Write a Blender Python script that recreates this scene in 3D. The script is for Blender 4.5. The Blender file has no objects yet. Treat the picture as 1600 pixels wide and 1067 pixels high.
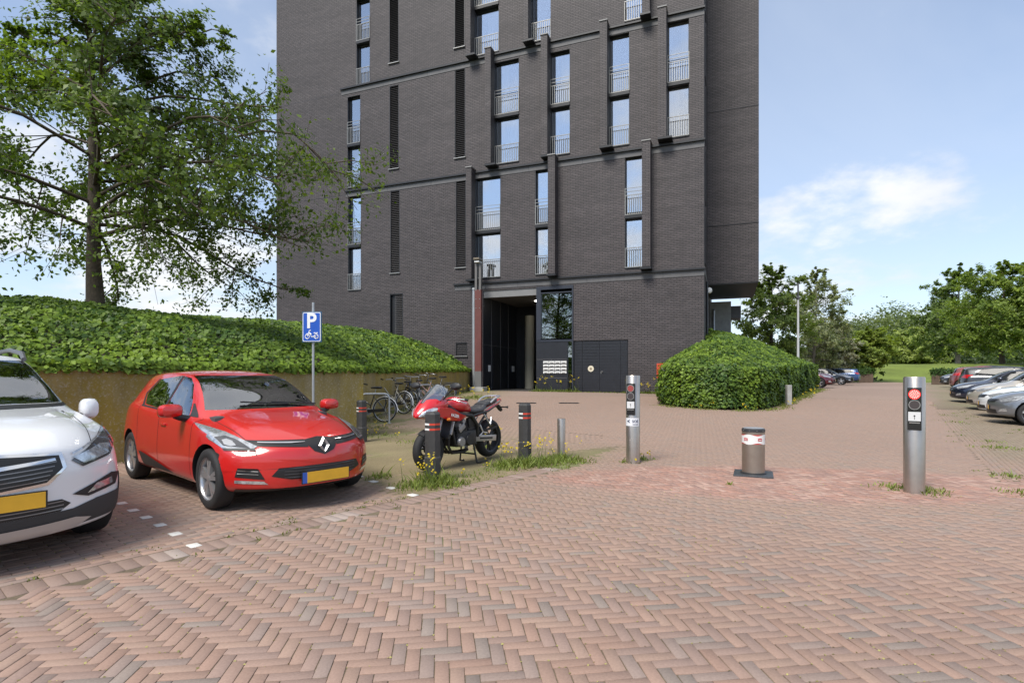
import bpy, bmesh, math, random
import numpy as np
from mathutils import Vector, Matrix

random.seed(7)
RNG = np.random.default_rng(11)
scene = bpy.context.scene
COL = scene.collection
R = math.radians

# ---------------------------------------------------------------- camera, sky, sun, exposure
F, CX, HZ, CH = 863.0, 800.0, 586.0, 1.38          # focal length in photo pixels, centre column, horizon row, camera height
cam_d = bpy.data.cameras.new('camera')
cam = bpy.data.objects.new('camera', cam_d)
COL.objects.link(cam)
cam.location = (0, 0, CH)
cam.rotation_euler = (R(90), 0, 0)
cam_d.sensor_width = 36.0
cam_d.lens = F / 1600 * 36
cam_d.shift_y = (HZ - 533.5) / 1600
cam_d.clip_start = 0.05
cam_d.clip_end = 3000
scene.camera = cam

SKYSEED = 36.8
SUN_EL, SUN_AZ = 52, 215           # azimuth in degrees clockwise from +Y (the view direction)
world = bpy.data.worlds.new('World')
scene.world = world
world.use_nodes = True
wn, wl = world.node_tree.nodes, world.node_tree.links
wn.clear()
w_out = wn.new('ShaderNodeOutputWorld')
w_bg = wn.new('ShaderNodeBackground')
w_bg.inputs['Strength'].default_value = 0.093
sky = wn.new('ShaderNodeTexSky')
sky.sky_type = 'NISHITA'
sky.sun_disc = False
sky.sun_elevation = R(SUN_EL)
sky.sun_rotation = R(SUN_AZ)
sky.air_density = 1.0
sky.dust_density = 0.15
sky.ozone_density = 3.0
tc = wn.new('ShaderNodeTexCoord')
sep = wn.new('ShaderNodeSeparateXYZ')
wl.new(tc.outputs['Generated'], sep.inputs[0])


def wmath(op, a, b=None, c=None):
    n = wn.new('ShaderNodeMath')
    n.operation = op
    for i, v in enumerate((a, b, c)):
        if v is None:
            continue
        if isinstance(v, (int, float)):
            n.inputs[i].default_value = v
        else:
            wl.new(v, n.inputs[i])
    return n.outputs[0]


zpos = wmath('MAXIMUM', sep.outputs['Z'], 0.0)
den = wmath('ADD', zpos, 0.30)
comb = wn.new('ShaderNodeCombineXYZ')
wl.new(wmath('DIVIDE', sep.outputs['X'], den), comb.inputs[0])
wl.new(wmath('DIVIDE', sep.outputs['Y'], den), comb.inputs[1])
comb.inputs[2].default_value = SKYSEED


def wnoise(vec, scale, detail, rough, lo, hi, dist=0.0):
    n = wn.new('ShaderNodeTexNoise')
    n.inputs['Scale'].default_value = scale
    n.inputs['Detail'].default_value = detail
    n.inputs['Roughness'].default_value = rough
    n.inputs['Distortion'].default_value = dist
    wl.new(vec, n.inputs['Vector'])
    m = wn.new('ShaderNodeMapRange')
    m.interpolation_type = 'SMOOTHSTEP'
    m.inputs['From Min'].default_value = lo
    m.inputs['From Max'].default_value = hi
    wl.new(n.outputs[0], m.inputs['Value'])
    return m.outputs[0]


cumulus = wnoise(comb.outputs[0], 1.15, 10, 0.58, 0.495, 0.60)
veil = wnoise(comb.outputs[0], 0.55, 6, 0.6, 0.25, 0.75, 0.8)
mp = wn.new('ShaderNodeMixRGB')
wl.new(wmath('MULTIPLY_ADD', veil, 0.42, 0.07), mp.inputs[0])
hz_mix = wn.new('ShaderNodeMixRGB')          # haze low over the horizon, all the way round
wl.new(wmath('MULTIPLY', wmath('POWER', wmath('SUBTRACT', 1.0, zpos), 7.0), 0.9), hz_mix.inputs[0])
wl.new(sky.outputs[0], hz_mix.inputs[1])
hz_mix.inputs[2].default_value = (3.9, 4.4, 5.1, 1)
wl.new(hz_mix.outputs[0], mp.inputs[1])
mp.inputs[2].default_value = (3.9, 4.35, 5.1, 1)
shade = wnoise(comb.outputs[0], 2.6, 7, 0.6, 0.3, 0.7)
cc = wn.new('ShaderNodeMixRGB')
wl.new(shade, cc.inputs[0])
cc.inputs[1].default_value = (4.3, 4.5, 4.85, 1)
cc.inputs[2].default_value = (5.5, 5.5, 5.55, 1)
mc = wn.new('ShaderNodeMixRGB')
wl.new(wmath('MULTIPLY', cumulus, 0.9), mc.inputs[0])
wl.new(mp.outputs[0], mc.inputs[1])
wl.new(cc.outputs[0], mc.inputs[2])
wl.new(mc.outputs[0], w_bg.inputs['Color'])
wl.new(w_bg.outputs[0], w_out.inputs[0])

sun_d = bpy.data.lights.new('sun', 'SUN')
sun_d.energy = 2.2
sun_d.angle = R(25)
sun_d.color = (1.0, 0.95, 0.87)
sun = bpy.data.objects.new('sun', sun_d)
COL.objects.link(sun)
_e, _a = R(SUN_EL), R(SUN_AZ)
sdir = Vector((math.cos(_e) * math.sin(_a), math.cos(_e) * math.cos(_a), math.sin(_e)))
sun.rotation_euler = sdir.to_track_quat('Z', 'Y').to_euler()

vs = scene.view_settings
vs.view_transform = 'Standard'
vs.look = 'None'
vs.gamma = 1.0
vs.exposure = 1.08
vs.use_curve_mapping = False
scene.cycles.max_bounces = 7
scene.cycles.transparent_max_bounces = 12
scene.cycles.caustics_reflective = False
scene.cycles.caustics_refractive = False


# ---------------------------------------------------------------- helpers
def sstep(a, b, x):
    t = np.clip((np.asarray(x, float) - a) / (b - a), 0, 1)
    return t * t * (3 - 2 * t)


def gz(x, y):
    """height of the paved ground: level near the camera, gently rising to the tower"""
    return 0.56 * sstep(11, 29, np.asarray(y, float) - .35 * np.maximum(0, np.asarray(x, float) - 6))


def ground_at(px, py):
    """point of the ground seen in pixel (px, py) of the photograph"""
    Y = F * CH / (py - HZ)
    for _ in range(30):
        Y = .5 * Y + .5 * F * (CH - float(gz((px - CX) * Y / F, Y))) / (py - HZ)
    return Vector(((px - CX) * Y / F, Y, float(gz((px - CX) * Y / F, Y))))


def at_depth(px, py, Y):
    return Vector(((px - CX) * Y / F, Y, CH + (HZ - py) * Y / F))


def snoise(x, y, s=1.0, seed=0.0):
    x = np.asarray(x) * s + seed * 1.7
    y = np.asarray(y) * s - seed * 2.3
    return (np.sin(1.7 * x + 0.8 * y + 0.3) + np.sin(-1.1 * x + 2.1 * y + 1.9) + np.sin(3.3 * x + 2.7 * y + 4.0) * 0.6
            + np.sin(-4.1 * x + 3.6 * y + 2.0) * 0.5 + np.sin(6.3 * x - 5.2 * y) * 0.35) / 3.45


def link(o, parent=None):
    COL.objects.link(o)
    if parent is not None:
        o.parent = parent
    return o


def tag(o, label=None, cat=None, group=None, kind=None):
    if label:
        o['label'] = label
    if cat:
        o['category'] = cat
    if group:
        o['group'] = group
    if kind:
        o['kind'] = kind
    return o


def empty(name, loc=(0, 0, 0), rz=0.0, parent=None):
    o = bpy.data.objects.new(name, None)
    o.location = loc
    o.rotation_euler = (0, 0, rz)
    o.empty_display_size = 0.2
    return link(o, parent)


def copy_tree(o, parent=None):
    c = o.copy()
    link(c, parent)
    for ch in list(o.children):
        copy_tree(ch, c)
    return c


class MB:
    """collects shapes into one mesh"""

    def __init__(s):
        s.v, s.f = [], []

    def add(s, vs_, fs):
        n = len(s.v)
        s.v += [tuple(p) for p in vs_]
        s.f += [tuple(i + n for i in q) for q in fs]
        return s

    def box(s, c, size, rot=None, bev=0.0):
        hx, hy, hz = size[0] / 2, size[1] / 2, size[2] / 2
        if bev <= 0:
            P = [(x, y, z) for x in (-hx, hx) for y in (-hy, hy) for z in (-hz, hz)]
            Q = [(0, 1, 3, 2), (4, 6, 7, 5), (0, 4, 5, 1), (2, 3, 7, 6), (0, 2, 6, 4), (1, 5, 7, 3)]
        else:
            b = min(bev, hx * .9, hy * .9, hz * .9)
            bm = bmesh.new()
            bmesh.ops.create_cube(bm, size=1)
            for v in bm.verts:
                v.co = Vector((v.co.x * 2 * hx, v.co.y * 2 * hy, v.co.z * 2 * hz))
            bmesh.ops.bevel(bm, geom=list(bm.edges), offset=b, segments=2, affect='EDGES', profile=0.7)
            bm.verts.index_update()
            P = [v.co.copy() for v in bm.verts]
            Q = [tuple(v.index for v in f.verts) for f in bm.faces]
            bm.free()
        M = rot if rot is not None else Matrix.Identity(3)
        c = Vector(c)
        return s.add([M @ Vector(p) + c for p in P], Q)

    def lathe(s, prof, axis_o=(0, 0, 0), axis='z', seg=24, cap=True):
        n = len(prof)
        P, Q = [], []
        o = Vector(axis_o)
        for k in range(seg):
            a = 2 * math.pi * k / seg
            for r, h in prof:
                p = (r * math.cos(a), r * math.sin(a), h)
                if axis == 'y':
                    p = (p[0], h, -p[1])
                elif axis == 'x':
                    p = (h, p[0], p[1])
                P.append(o + Vector(p))
        for k in range(seg):
            k2 = (k + 1) % seg
            for i in range(n - 1):
                Q.append((k * n + i, k2 * n + i, k2 * n + i + 1, k * n + i + 1))
        if cap:
            Q.append(tuple(k * n for k in reversed(range(seg))))
            Q.append(tuple(k * n + n - 1 for k in range(seg)))
        return s.add(P, Q)

    def tube(s, pts, rad, seg=8, cap=True):
        pts = [Vector(p) for p in pts]
        n = len(pts)
        rads = rad if isinstance(rad, (list, tuple)) else [rad] * n
        P, Q = [], []
        prev = None
        for i, p in enumerate(pts):
            t = (pts[min(i + 1, n - 1)] - pts[max(i - 1, 0)])
            if t.length < 1e-9:
                t = Vector((0, 0, 1))
            t.normalize()
            if prev is None:
                u = t.cross(Vector((0, 0, 1)))
                if u.length < 1e-3:
                    u = t.cross(Vector((1, 0, 0)))
            else:
                u = prev - t * prev.dot(t)
                if u.length < 1e-4:
                    u = t.cross(Vector((1, 0, 0)))
            u.normalize()
            prev = u
            w = t.cross(u)
            for k in range(seg):
                a = 2 * math.pi * k / seg
                P.append(p + (u * math.cos(a) + w * math.sin(a)) * rads[i])
        for i in range(n - 1):
            for k in range(seg):
                k2 = (k + 1) % seg
                Q.append((i * seg + k, i * seg + k2, (i + 1) * seg + k2, (i + 1) * seg + k))
        if cap:
            Q.append(tuple(reversed(range(seg))))
            Q.append(tuple((n - 1) * seg + k for k in range(seg)))
        return s.add(P, Q)

    def prism(s, poly, d0, d1, plane='xz'):
        """polygon in plane extruded along the third axis from d0 to d1"""
        n = len(poly)

        def mk(a, b, d):
            return {'xz': (a, d, b), 'yz': (d, a, b), 'xy': (a, b, d)}[plane]
        P = [mk(a, b, d0) for a, b in poly] + [mk(a, b, d1) for a, b in poly]
        Q = [tuple(range(n)), tuple(reversed(range(n, 2 * n)))]
        Q += [(i, i + n, (i + 1) % n + n, (i + 1) % n) for i in range(n)]
        return s.add(P, Q)

    def rings(s, loops, cap=True):
        n = len(loops[0])
        P = [p for l in loops for p in l]
        Q = []
        for i in range(len(loops) - 1):
            for k in range(n):
                k2 = (k + 1) % n
                Q.append((i * n + k, i * n + k2, (i + 1) * n + k2, (i + 1) * n + k))
        if cap:
            Q.append(tuple(reversed(range(n))))
            Q.append(tuple((len(loops) - 1) * n + k for k in range(n)))
        return s.add(P, Q)

    def ell(s, secs, seg=16, pw=2.0):
        """loft along x through (x, half width, centre z, half height[, centre y]) sections"""
        loops = []
        for q in secs:
            x, hw, zc, hh = q[:4]
            yc = q[4] if len(q) > 4 else 0.0
            L = []
            for k in range(seg):
                a = 2 * math.pi * k / seg
                c, sn = math.cos(a), math.sin(a)
                L.append((x, yc + hw * math.copysign(abs(c) ** (2 / pw), c), zc + hh * math.copysign(abs(sn) ** (2 / pw), sn)))
            loops.append(L)
        return s.rings(loops)

    def build(s, name, mat, parent=None, smooth=False, angle=40):
        me = bpy.data.meshes.new(name)
        me.from_pydata(s.v, [], s.f)
        bm = bmesh.new()
        bm.from_mesh(me)
        bmesh.ops.recalc_face_normals(bm, faces=list(bm.faces))
        bm.to_mesh(me)
        bm.free()
        if smooth:
            me.polygons.foreach_set('use_smooth', [True] * len(me.polygons))
            try:
                me.set_sharp_from_angle(angle=R(angle))
            except Exception:
                pass
        if mat is not None:
            me.materials.append(mat)
        me.update()
        return link(bpy.data.objects.new(name, me), parent)


def quads_mesh(name, verts, quads, mat, colors=None, parent=None, smooth=False):
    """fast mesh from numpy arrays of vertices (N,3) and quads (M,4), with an optional colour per vertex"""
    me = bpy.data.meshes.new(name)
    verts = np.asarray(verts, np.float32)
    quads = np.asarray(quads, np.int32)
    me.vertices.add(len(verts))
    me.vertices.foreach_set('co', verts.ravel())
    me.loops.add(quads.size)
    me.loops.foreach_set('vertex_index', quads.ravel())
    me.polygons.add(len(quads))
    me.polygons.foreach_set('loop_start', np.arange(0, quads.size, quads.shape[1], dtype=np.int32))
    try:
        me.polygons.foreach_set('loop_total', np.full(len(quads), quads.shape[1], np.int32))
    except Exception:
        pass
    me.update(calc_edges=True)
    me.validate()
    if colors is not None:
        ca = me.color_attributes.new('tint', 'FLOAT_COLOR', 'POINT')
        c4 = np.ones((len(verts), 4), np.float32)
        c4[:, :3] = colors
        ca.data.foreach_set('color', c4.ravel())
    if smooth:
        me.polygons.foreach_set('use_smooth', [True] * len(me.polygons))
    me.materials.append(mat)
    return link(bpy.data.objects.new(name, me), parent)


def grid_mesh(name, X, Y, Z, mat, colors=None, parent=None, mask=None, smooth=True):
    ny, nx = X.shape
    V = np.stack([X, Y, Z], -1).reshape(-1, 3)
    i = np.arange(ny * nx).reshape(ny, nx)
    q = np.stack([i[:-1, :-1], i[:-1, 1:], i[1:, 1:], i[1:, :-1]], -1).reshape(-1, 4)
    if mask is not None:
        mk = mask.reshape(-1)
        q = q[mk[q].all(1)]
    return quads_mesh(name, V, q, mat, colors.reshape(-1, 3) if colors is not None else None, parent, smooth)


def leaf_cloud(name, C, N, S, colors, mat, parent=None, aspect=0.62, fold=0.25):
    """one kite-shaped, slightly folded leaf of size S at each point C facing N"""
    n = len(C)
    N = N / (np.linalg.norm(N, axis=1, keepdims=True) + 1e-9)
    A = RNG.normal(size=(n, 3))
    T = A - (A * N).sum(1, keepdims=True) * N
    T /= np.linalg.norm(T, axis=1, keepdims=True) + 1e-9
    B = np.cross(N, T)
    S = np.asarray(S).reshape(-1, 1)
    v0 = C - T * S * 0.5
    v1 = C + B * S * aspect * 0.5 + N * S * fold * 0.4 - T * S * 0.08
    v2 = C + T * S * 0.5
    v3 = C - B * S * aspect * 0.5 + N * S * fold * 0.4 - T * S * 0.08
    V = np.stack([v0, v1, v2, v3], 1).reshape(-1, 3)
    Q = np.arange(4 * n).reshape(n, 4)
    return quads_mesh(name, V, Q, mat, np.repeat(colors, 4, 0), parent)


def text_mesh(name, body, size, mat, parent, M, extrude=0.002, bold=0.0):
    cu = bpy.data.curves.new(name, 'FONT')
    cu.body = body
    cu.size = size
    cu.extrude = extrude
    cu.offset = bold
    cu.align_x = 'CENTER'
    cu.align_y = 'CENTER'
    cu.resolution_u = 4
    tmp = bpy.data.objects.new(name, cu)
    COL.objects.link(tmp)
    dg = bpy.context.evaluated_depsgraph_get()
    me = bpy.data.meshes.new_from_object(tmp.evaluated_get(dg))
    bpy.data.objects.remove(tmp)
    me.materials.clear()
    me.materials.append(mat)
    me.name = name
    o = link(bpy.data.objects.new(name, me), parent)
    o.matrix_local = M
    return o


# ---------------------------------------------------------------- materials
MATS = {}


def mat(name, base, rough=0.5, metal=0.0, coat=0.0, bump=None, vary=None, spec=0.5, emit=None):
    """principled material; vary = (scale, amount) mottles the colour, bump = (scale, strength) roughens it"""
    if name in MATS:
        return MATS[name]
    m = bpy.data.materials.new(name)
    m.use_nodes = True
    nt = m.node_tree
    b = nt.nodes['Principled BSDF']
    b.inputs['Base Color'].default_value = (*base, 1)
    b.inputs['Roughness'].default_value = rough
    b.inputs['Metallic'].default_value = metal
    b.inputs['Coat Weight'].default_value = coat
    b.inputs['Coat Roughness'].default_value = 0.04
    b.inputs['Specular IOR Level'].default_value = spec
    if emit:
        b.inputs['Emission Color'].default_value = (*emit[0], 1)
        b.inputs['Emission Strength'].default_value = emit[1]
    t = nt.nodes.new('ShaderNodeTexCoord')
    if vary:
        nz = nt.nodes.new('ShaderNodeTexNoise')
        nz.inputs['Scale'].default_value = vary[0]
        nz.inputs['Detail'].default_value = 6
        nz.inputs['Roughness'].default_value = 0.65
        nt.links.new(t.outputs['Object'], nz.inputs['Vector'])
        mr = nt.nodes.new('ShaderNodeMapRange')
        mr.inputs['From Min'].default_value = 0.25
        mr.inputs['From Max'].default_value = 0.75
        mr.inputs['To Min'].default_value = 1 - vary[1]
        mr.inputs['To Max'].default_value = 1 + vary[1]
        nt.links.new(nz.outputs[0], mr.inputs['Value'])
        mx = nt.nodes.new('ShaderNodeMixRGB')
        mx.blend_type = 'MULTIPLY'
        mx.inputs[0].default_value = 1
        mx.inputs[1].default_value = (*base, 1)
        nt.links.new(mr.outputs[0], mx.inputs[2])
        nt.links.new(mx.outputs[0], b.inputs['Base Color'])
    if bump:
        nz = nt.nodes.new('ShaderNodeTexNoise')
        nz.inputs['Scale'].default_value = bump[0]
        nz.inputs['Detail'].default_value = 5
        nt.links.new(t.outputs['Object'], nz.inputs['Vector'])
        bp = nt.nodes.new('ShaderNodeBump')
        bp.inputs['Strength'].default_value = bump[1]
        bp.inputs['Distance'].default_value = 0.01
        nt.links.new(nz.outputs[0], bp.inputs['Height'])
        nt.links.new(bp.outputs[0], b.inputs['Normal'])
    MATS[name] = m
    return m


def nodes_of(name):
    m = bpy.data.materials.new(name)
    m.use_nodes = True
    MATS[name] = m
    return m, m.node_tree.nodes, m.node_tree.links, m.node_tree.nodes['Principled BSDF']


def leaf_mat(name, trans=0.35, rough=0.45, gain=1.0, spec=0.35):
    m, n, l, b = nodes_of(name)
    at = n.new('ShaderNodeVertexColor')
    at.layer_name = 'tint'
    b.inputs['Roughness'].default_value = rough
    b.inputs['Specular IOR Level'].default_value = spec
    l.new(at.outputs[0], b.inputs['Base Color'])
    tr = n.new('ShaderNodeBsdfTranslucent')
    br = n.new('ShaderNodeMixRGB')
    br.blend_type = 'MULTIPLY'
    br.inputs[0].default_value = 1
    br.inputs[2].default_value = (1.25 * gain, 1.3 * gain, 0.6 * gain, 1)
    l.new(at.outputs[0], br.inputs[1])
    l.new(br.outputs[0], tr.inputs[0])
    mx = n.new('ShaderNodeMixShader')
    mx.inputs[0].default_value = trans
    l.new(b.outputs[0], mx.inputs[1])
    l.new(tr.outputs[0], mx.inputs[2])
    l.new(mx.outputs[0], n['Material Output'].inputs[0])
    return m


def glass_mat(name, tint, gloss, rough=0.015):
    """coated glazing: part mirror, part see-through, stronger mirror at a slant"""
    m = bpy.data.materials.new(name)
    m.use_nodes = True
    n, l = m.node_tree.nodes, m.node_tree.links
    n.remove(n['Principled BSDF'])
    g = n.new('ShaderNodeBsdfGlossy')
    g.inputs['Roughness'].default_value = rough
    g.inputs['Color'].default_value = (0.95, 0.97, 1, 1)
    t = n.new('ShaderNodeBsdfTransparent')
    t.inputs['Color'].default_value = (*tint, 1)
    fr = n.new('ShaderNodeFresnel')
    fr.inputs['IOR'].default_value = 1.5
    ma = n.new('ShaderNodeMath')
    ma.operation = 'MULTIPLY_ADD'
    ma.use_clamp = True
    l.new(fr.outputs[0], ma.inputs[0])
    ma.inputs[1].default_value = 0.9
    ma.inputs[2].default_value = gloss
    mx = n.new('ShaderNodeMixShader')
    l.new(ma.outputs[0], mx.inputs[0])
    l.new(t.outputs[0], mx.inputs[1])
    l.new(g.outputs[0], mx.inputs[2])
    l.new(mx.outputs[0], n['Material Output'].inputs[0])
    MATS[name] = m
    return m


def brick_wall_mat():
    m, n, l, b = nodes_of('dark_brick')
    tcn = n.new('ShaderNodeTexCoord')
    sp = n.new('ShaderNodeSeparateXYZ')
    l.new(tcn.outputs['Object'], sp.inputs[0])
    ad = n.new('ShaderNodeMath')
    ad.operation = 'ADD'
    l.new(sp.outputs['X'], ad.inputs[0])
    l.new(sp.outputs['Y'], ad.inputs[1])
    cb = n.new('ShaderNodeCombineXYZ')
    l.new(ad.outputs[0], cb.inputs[0])
    l.new(sp.outputs['Z'], cb.inputs[1])
    bt = n.new('ShaderNodeTexBrick')
    bt.inputs['Scale'].default_value = 1.0
    bt.inputs['Brick Width'].default_value = 0.27
    bt.inputs['Row Height'].default_value = 0.082
    bt.inputs['Mortar Size'].default_value = 0.013
    bt.inputs['Mortar Smooth'].default_value = 0.2
    bt.inputs['Bias'].default_value = 0.0
    bt.inputs['Color1'].default_value = (0.085, 0.071, 0.072, 1)
    bt.inputs['Color2'].default_value = (0.057, 0.048, 0.049, 1)
    bt.inputs['Mortar'].default_value = (0.016, 0.014, 0.015, 1)
    l.new(cb.outputs[0], bt.inputs['Vector'])
    nz = n.new('ShaderNodeTexNoise')
    nz.inputs['Scale'].default_value = 0.35
    nz.inputs['Detail'].default_value = 7
    nz.inputs['Roughness'].default_value = 0.7
    ms = n.new('ShaderNodeMapping')
    ms.inputs['Scale'].default_value = (0.35, 0.35, 2.6)
    l.new(tcn.outputs['Object'], ms.inputs[0])
    l.new(ms.outputs[0], nz.inputs['Vector'])
    mr = n.new('ShaderNodeMapRange')
    mr.inputs['From Min'].default_value = 0.3
    mr.inputs['From Max'].default_value = 0.7
    mr.inputs['To Min'].default_value = 0.74
    mr.inputs['To Max'].default_value = 1.26
    l.new(nz.outputs[0], mr.inputs['Value'])
    mx = n.new('ShaderNodeMixRGB')
    mx.blend_type = 'MULTIPLY'
    mx.inputs[0].default_value = 1
    l.new(bt.outputs['Color'], mx.inputs[1])
    l.new(mr.outputs[0], mx.inputs[2])
    l.new(mx.outputs[0], b.inputs['Base Color'])
    b.inputs['Roughness'].default_value = 0.62
    bp = n.new('ShaderNodeBump')
    bp.inputs['Strength'].default_value = 0.6
    bp.inputs['Distance'].default_value = 0.012
    inv = n.new('ShaderNodeMath')
    inv.operation = 'SUBTRACT'
    inv.inputs[0].default_value = 1
    l.new(bt.outputs['Fac'], inv.inputs[1])
    l.new(inv.outputs[0], bp.inputs['Height'])
    l.new(bp.outputs[0], b.inputs['Normal'])
    return m


def tint_mat(name, rough=0.85, noise=(60, 0.25), bump=0.3, use_object=False):
    """colour from the mesh's own per-vertex tint (or the object's colour) with fine grain"""
    m, n, l, b = nodes_of(name)
    if use_object:
        src = n.new('ShaderNodeObjectInfo').outputs['Color']
    else:
        at = n.new('ShaderNodeVertexColor')
        at.layer_name = 'tint'
        src = at.outputs[0]
    geo = n.new('ShaderNodeNewGeometry')
    nz = n.new('ShaderNodeTexNoise')
    nz.inputs['Scale'].default_value = noise[0]
    nz.inputs['Detail'].default_value = 6
    nz.inputs['Roughness'].default_value = 0.7
    l.new(geo.outputs['Position'], nz.inputs['Vector'])
    mr = n.new('ShaderNodeMapRange')
    mr.inputs['From Min'].default_value = 0.25
    mr.inputs['From Max'].default_value = 0.75
    mr.inputs['To Min'].default_value = 1 - noise[1]
    mr.inputs['To Max'].default_value = 1 + noise[1]
    l.new(nz.outputs[0], mr.inputs['Value'])
    mx = n.new('ShaderNodeMixRGB')
    mx.blend_type = 'MULTIPLY'
    mx.inputs[0].default_value = 1
    l.new(src, mx.inputs[1])
    l.new(mr.outputs[0], mx.inputs[2])
    l.new(mx.outputs[0], b.inputs['Base Color'])
    b.inputs['Roughness'].default_value = rough
    b.inputs['Specular IOR Level'].default_value = 0.3
    if bump:
        bp = n.new('ShaderNodeBump')
        bp.inputs['Strength'].default_value = bump
        bp.inputs['Distance'].default_value = 0.004
        l.new(nz.outputs[0], bp.inputs['Height'])
        l.new(bp.outputs[0], b.inputs['Normal'])
    return m


def concrete_mat():
    """board-cast retaining wall concrete, grey, grown over with ochre algae that runs down in streaks"""
    m, n, l, b = nodes_of('mossy_concrete')
    t = n.new('ShaderNodeTexCoord')
    mp_ = n.new('ShaderNodeMapping')
    mp_.inputs['Scale'].default_value = (1.0, 1.0, 0.40)
    l.new(t.outputs['Object'], mp_.inputs[0])

    def nz(vec, s, d, lo, hi):
        k = n.new('ShaderNodeTexNoise')
        k.inputs['Scale'].default_value = s
        k.inputs['Detail'].default_value = d
        k.inputs['Roughness'].default_value = 0.68
        l.new(vec, k.inputs['Vector'])
        r = n.new('ShaderNodeMapRange')
        r.inputs['From Min'].default_value = lo
        r.inputs['From Max'].default_value = hi
        l.new(k.outputs[0], r.inputs['Value'])
        return r.outputs[0]
    f1 = nz(mp_.outputs[0], 1.6, 6, 0.28, 0.62)
    f2 = nz(t.outputs['Object'], 26, 8, 0.52, 0.68)
    a = n.new('ShaderNodeMixRGB')
    l.new(f1, a.inputs[0])
    a.inputs[1].default_value = (0.33, 0.27, 0.165, 1)
    a.inputs[2].default_value = (0.35, 0.255, 0.045, 1)
    c = n.new('ShaderNodeMixRGB')
    l.new(f2, c.inputs[0])
    l.new(a.outputs[0], c.inputs[1])
    c.inputs[2].default_value = (0.48, 0.42, 0.28, 1)
    d = n.new('ShaderNodeMixRGB')
    d.blend_type = 'MULTIPLY'
    d.inputs[0].default_value = 0.5
    l.new(c.outputs[0], d.inputs[1])
    l.new(nz(mp_.outputs[0], 2.2, 9, 0.15, 0.65), d.inputs[2])
    l.new(d.outputs[0], b.inputs['Base Color'])
    b.inputs['Roughness'].default_value = 0.9
    bp = n.new('ShaderNodeBump')
    bp.inputs['Strength'].default_value = 0.4
    bp.inputs['Distance'].default_value = 0.008
    l.new(f2, bp.inputs['Height'])
    l.new(bp.outputs[0], b.inputs['Normal'])
    return m


M_BRICK = brick_wall_mat()
M_CONC = concrete_mat()
M_STEELBEAM = mat('grey_steel', (0.105, 0.103, 0.106), 0.6, 0.0, vary=(1.5, 0.25))
M_BLACK = mat('black_metal', (0.013, 0.0135, 0.016), 0.45)
M_DARKBLUE = mat('dark_panel', (0.016, 0.018, 0.024), 0.42, vary=(3, 0.2))
M_RAIL = mat('rail_steel', (0.30, 0.295, 0.28), 0.45, 0.5)
M_GLASS = glass_mat('window_glass', (0.95, 0.96, 0.96), 0.44)
M_GLASSD = glass_mat('dark_window_glass', (0.35, 0.4, 0.4), 0.30)
M_CURTAIN = mat('curtain', (0.8, 0.8, 0.78), 0.9)
M_INSIDE = mat('room_dark', (0.035, 0.035, 0.038), 0.9)
M_STAINLESS = mat('brushed_steel', (0.46, 0.42, 0.38), 0.33, 0.9, vary=(6, 0.12))
M_GALV = mat('galvanised_steel', (0.43, 0.45, 0.47), 0.45, 0.6, vary=(9, 0.15))
M_WHITE = mat('white_paint', (0.78, 0.78, 0.76), 0.5)
M_RUBBER = mat('tyre_rubber', (0.016, 0.016, 0.017), 0.75)
M_PLASTIC = mat('black_plastic', (0.018, 0.018, 0.019), 0.5)
M_ALLOY = mat('alloy', (0.50, 0.50, 0.51), 0.3, 0.75)
M_CHROME = mat('chrome', (0.75, 0.75, 0.76), 0.12, 1.0)
M_LIGHTCONC = mat('pale_concrete', (0.34, 0.335, 0.32), 0.85, vary=(4, 0.2), bump=(30, 0.2))
M_BARK = mat('bark', (0.085, 0.066, 0.046), 0.95, vary=(7, 0.45), bump=(28, 1.0))
M_LEAF = leaf_mat('leaf', 0.45, gain=1.15)
M_IVY = leaf_mat('ivy_leaf', 0.25, 0.5, spec=0.25)
M_GRASS = leaf_mat('grass_blade', 0.3, 0.6)
M_SOIL = mat('soil', (0.045, 0.036, 0.022), 0.95, vary=(8, 0.4), bump=(20, 0.6))


# ---------------------------------------------------------------- directions of the place
V2 = np.array([0.635, 0.772])            # along the kerb strip in front of the bays
U2 = np.array([0.772, -0.635])           # nose direction of the cars in the bays
S0 = np.array([-1.04, 5.985])            # a point on the kerb strip
W0 = np.array([-6.19, 8.82])             # a point on the retaining wall
KC = W0 + V2 * 4.53                      # corner of the retaining wall
K2 = np.array([-4.75, 13.45])
KE = np.array([-2.15, 30.3])
WL = W0 - V2 * 11
D2 = np.array([0.575, 0.818])            # along the car park
N2 = np.array([-0.818, 0.575])


def inside(poly, x, y):
    x, y = np.asarray(x, float), np.asarray(y, float)
    r = np.zeros(x.shape, bool)
    n = len(poly)
    for i in range(n):
        x0, y0 = poly[i]
        x1, y1 = poly[(i + 1) % n]
        c = ((y0 > y) != (y1 > y)) & (x < (x1 - x0) * (y - y0) / (y1 - y0 + 1e-12) + x0)
        r ^= c
    return r


def dist_poly(pts, x, y):
    d = np.full(np.shape(x), 1e9)
    for (x0, y0), (x1, y1) in zip(pts[:-1], pts[1:]):
        dx, dy = x1 - x0, y1 - y0
        t = np.clip(((x - x0) * dx + (y - y0) * dy) / (dx * dx + dy * dy), 0, 1)
        d = np.minimum(d, np.hypot(x - x0 - t * dx, y - y0 - t * dy))
    return d


# ---------------------------------------------------------------- ground and paving
def axis(segs):
    out = []
    for a, b, s in segs:
        out += list(np.arange(a, b, s))
    return np.array(out + [segs[-1][1]])


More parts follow.
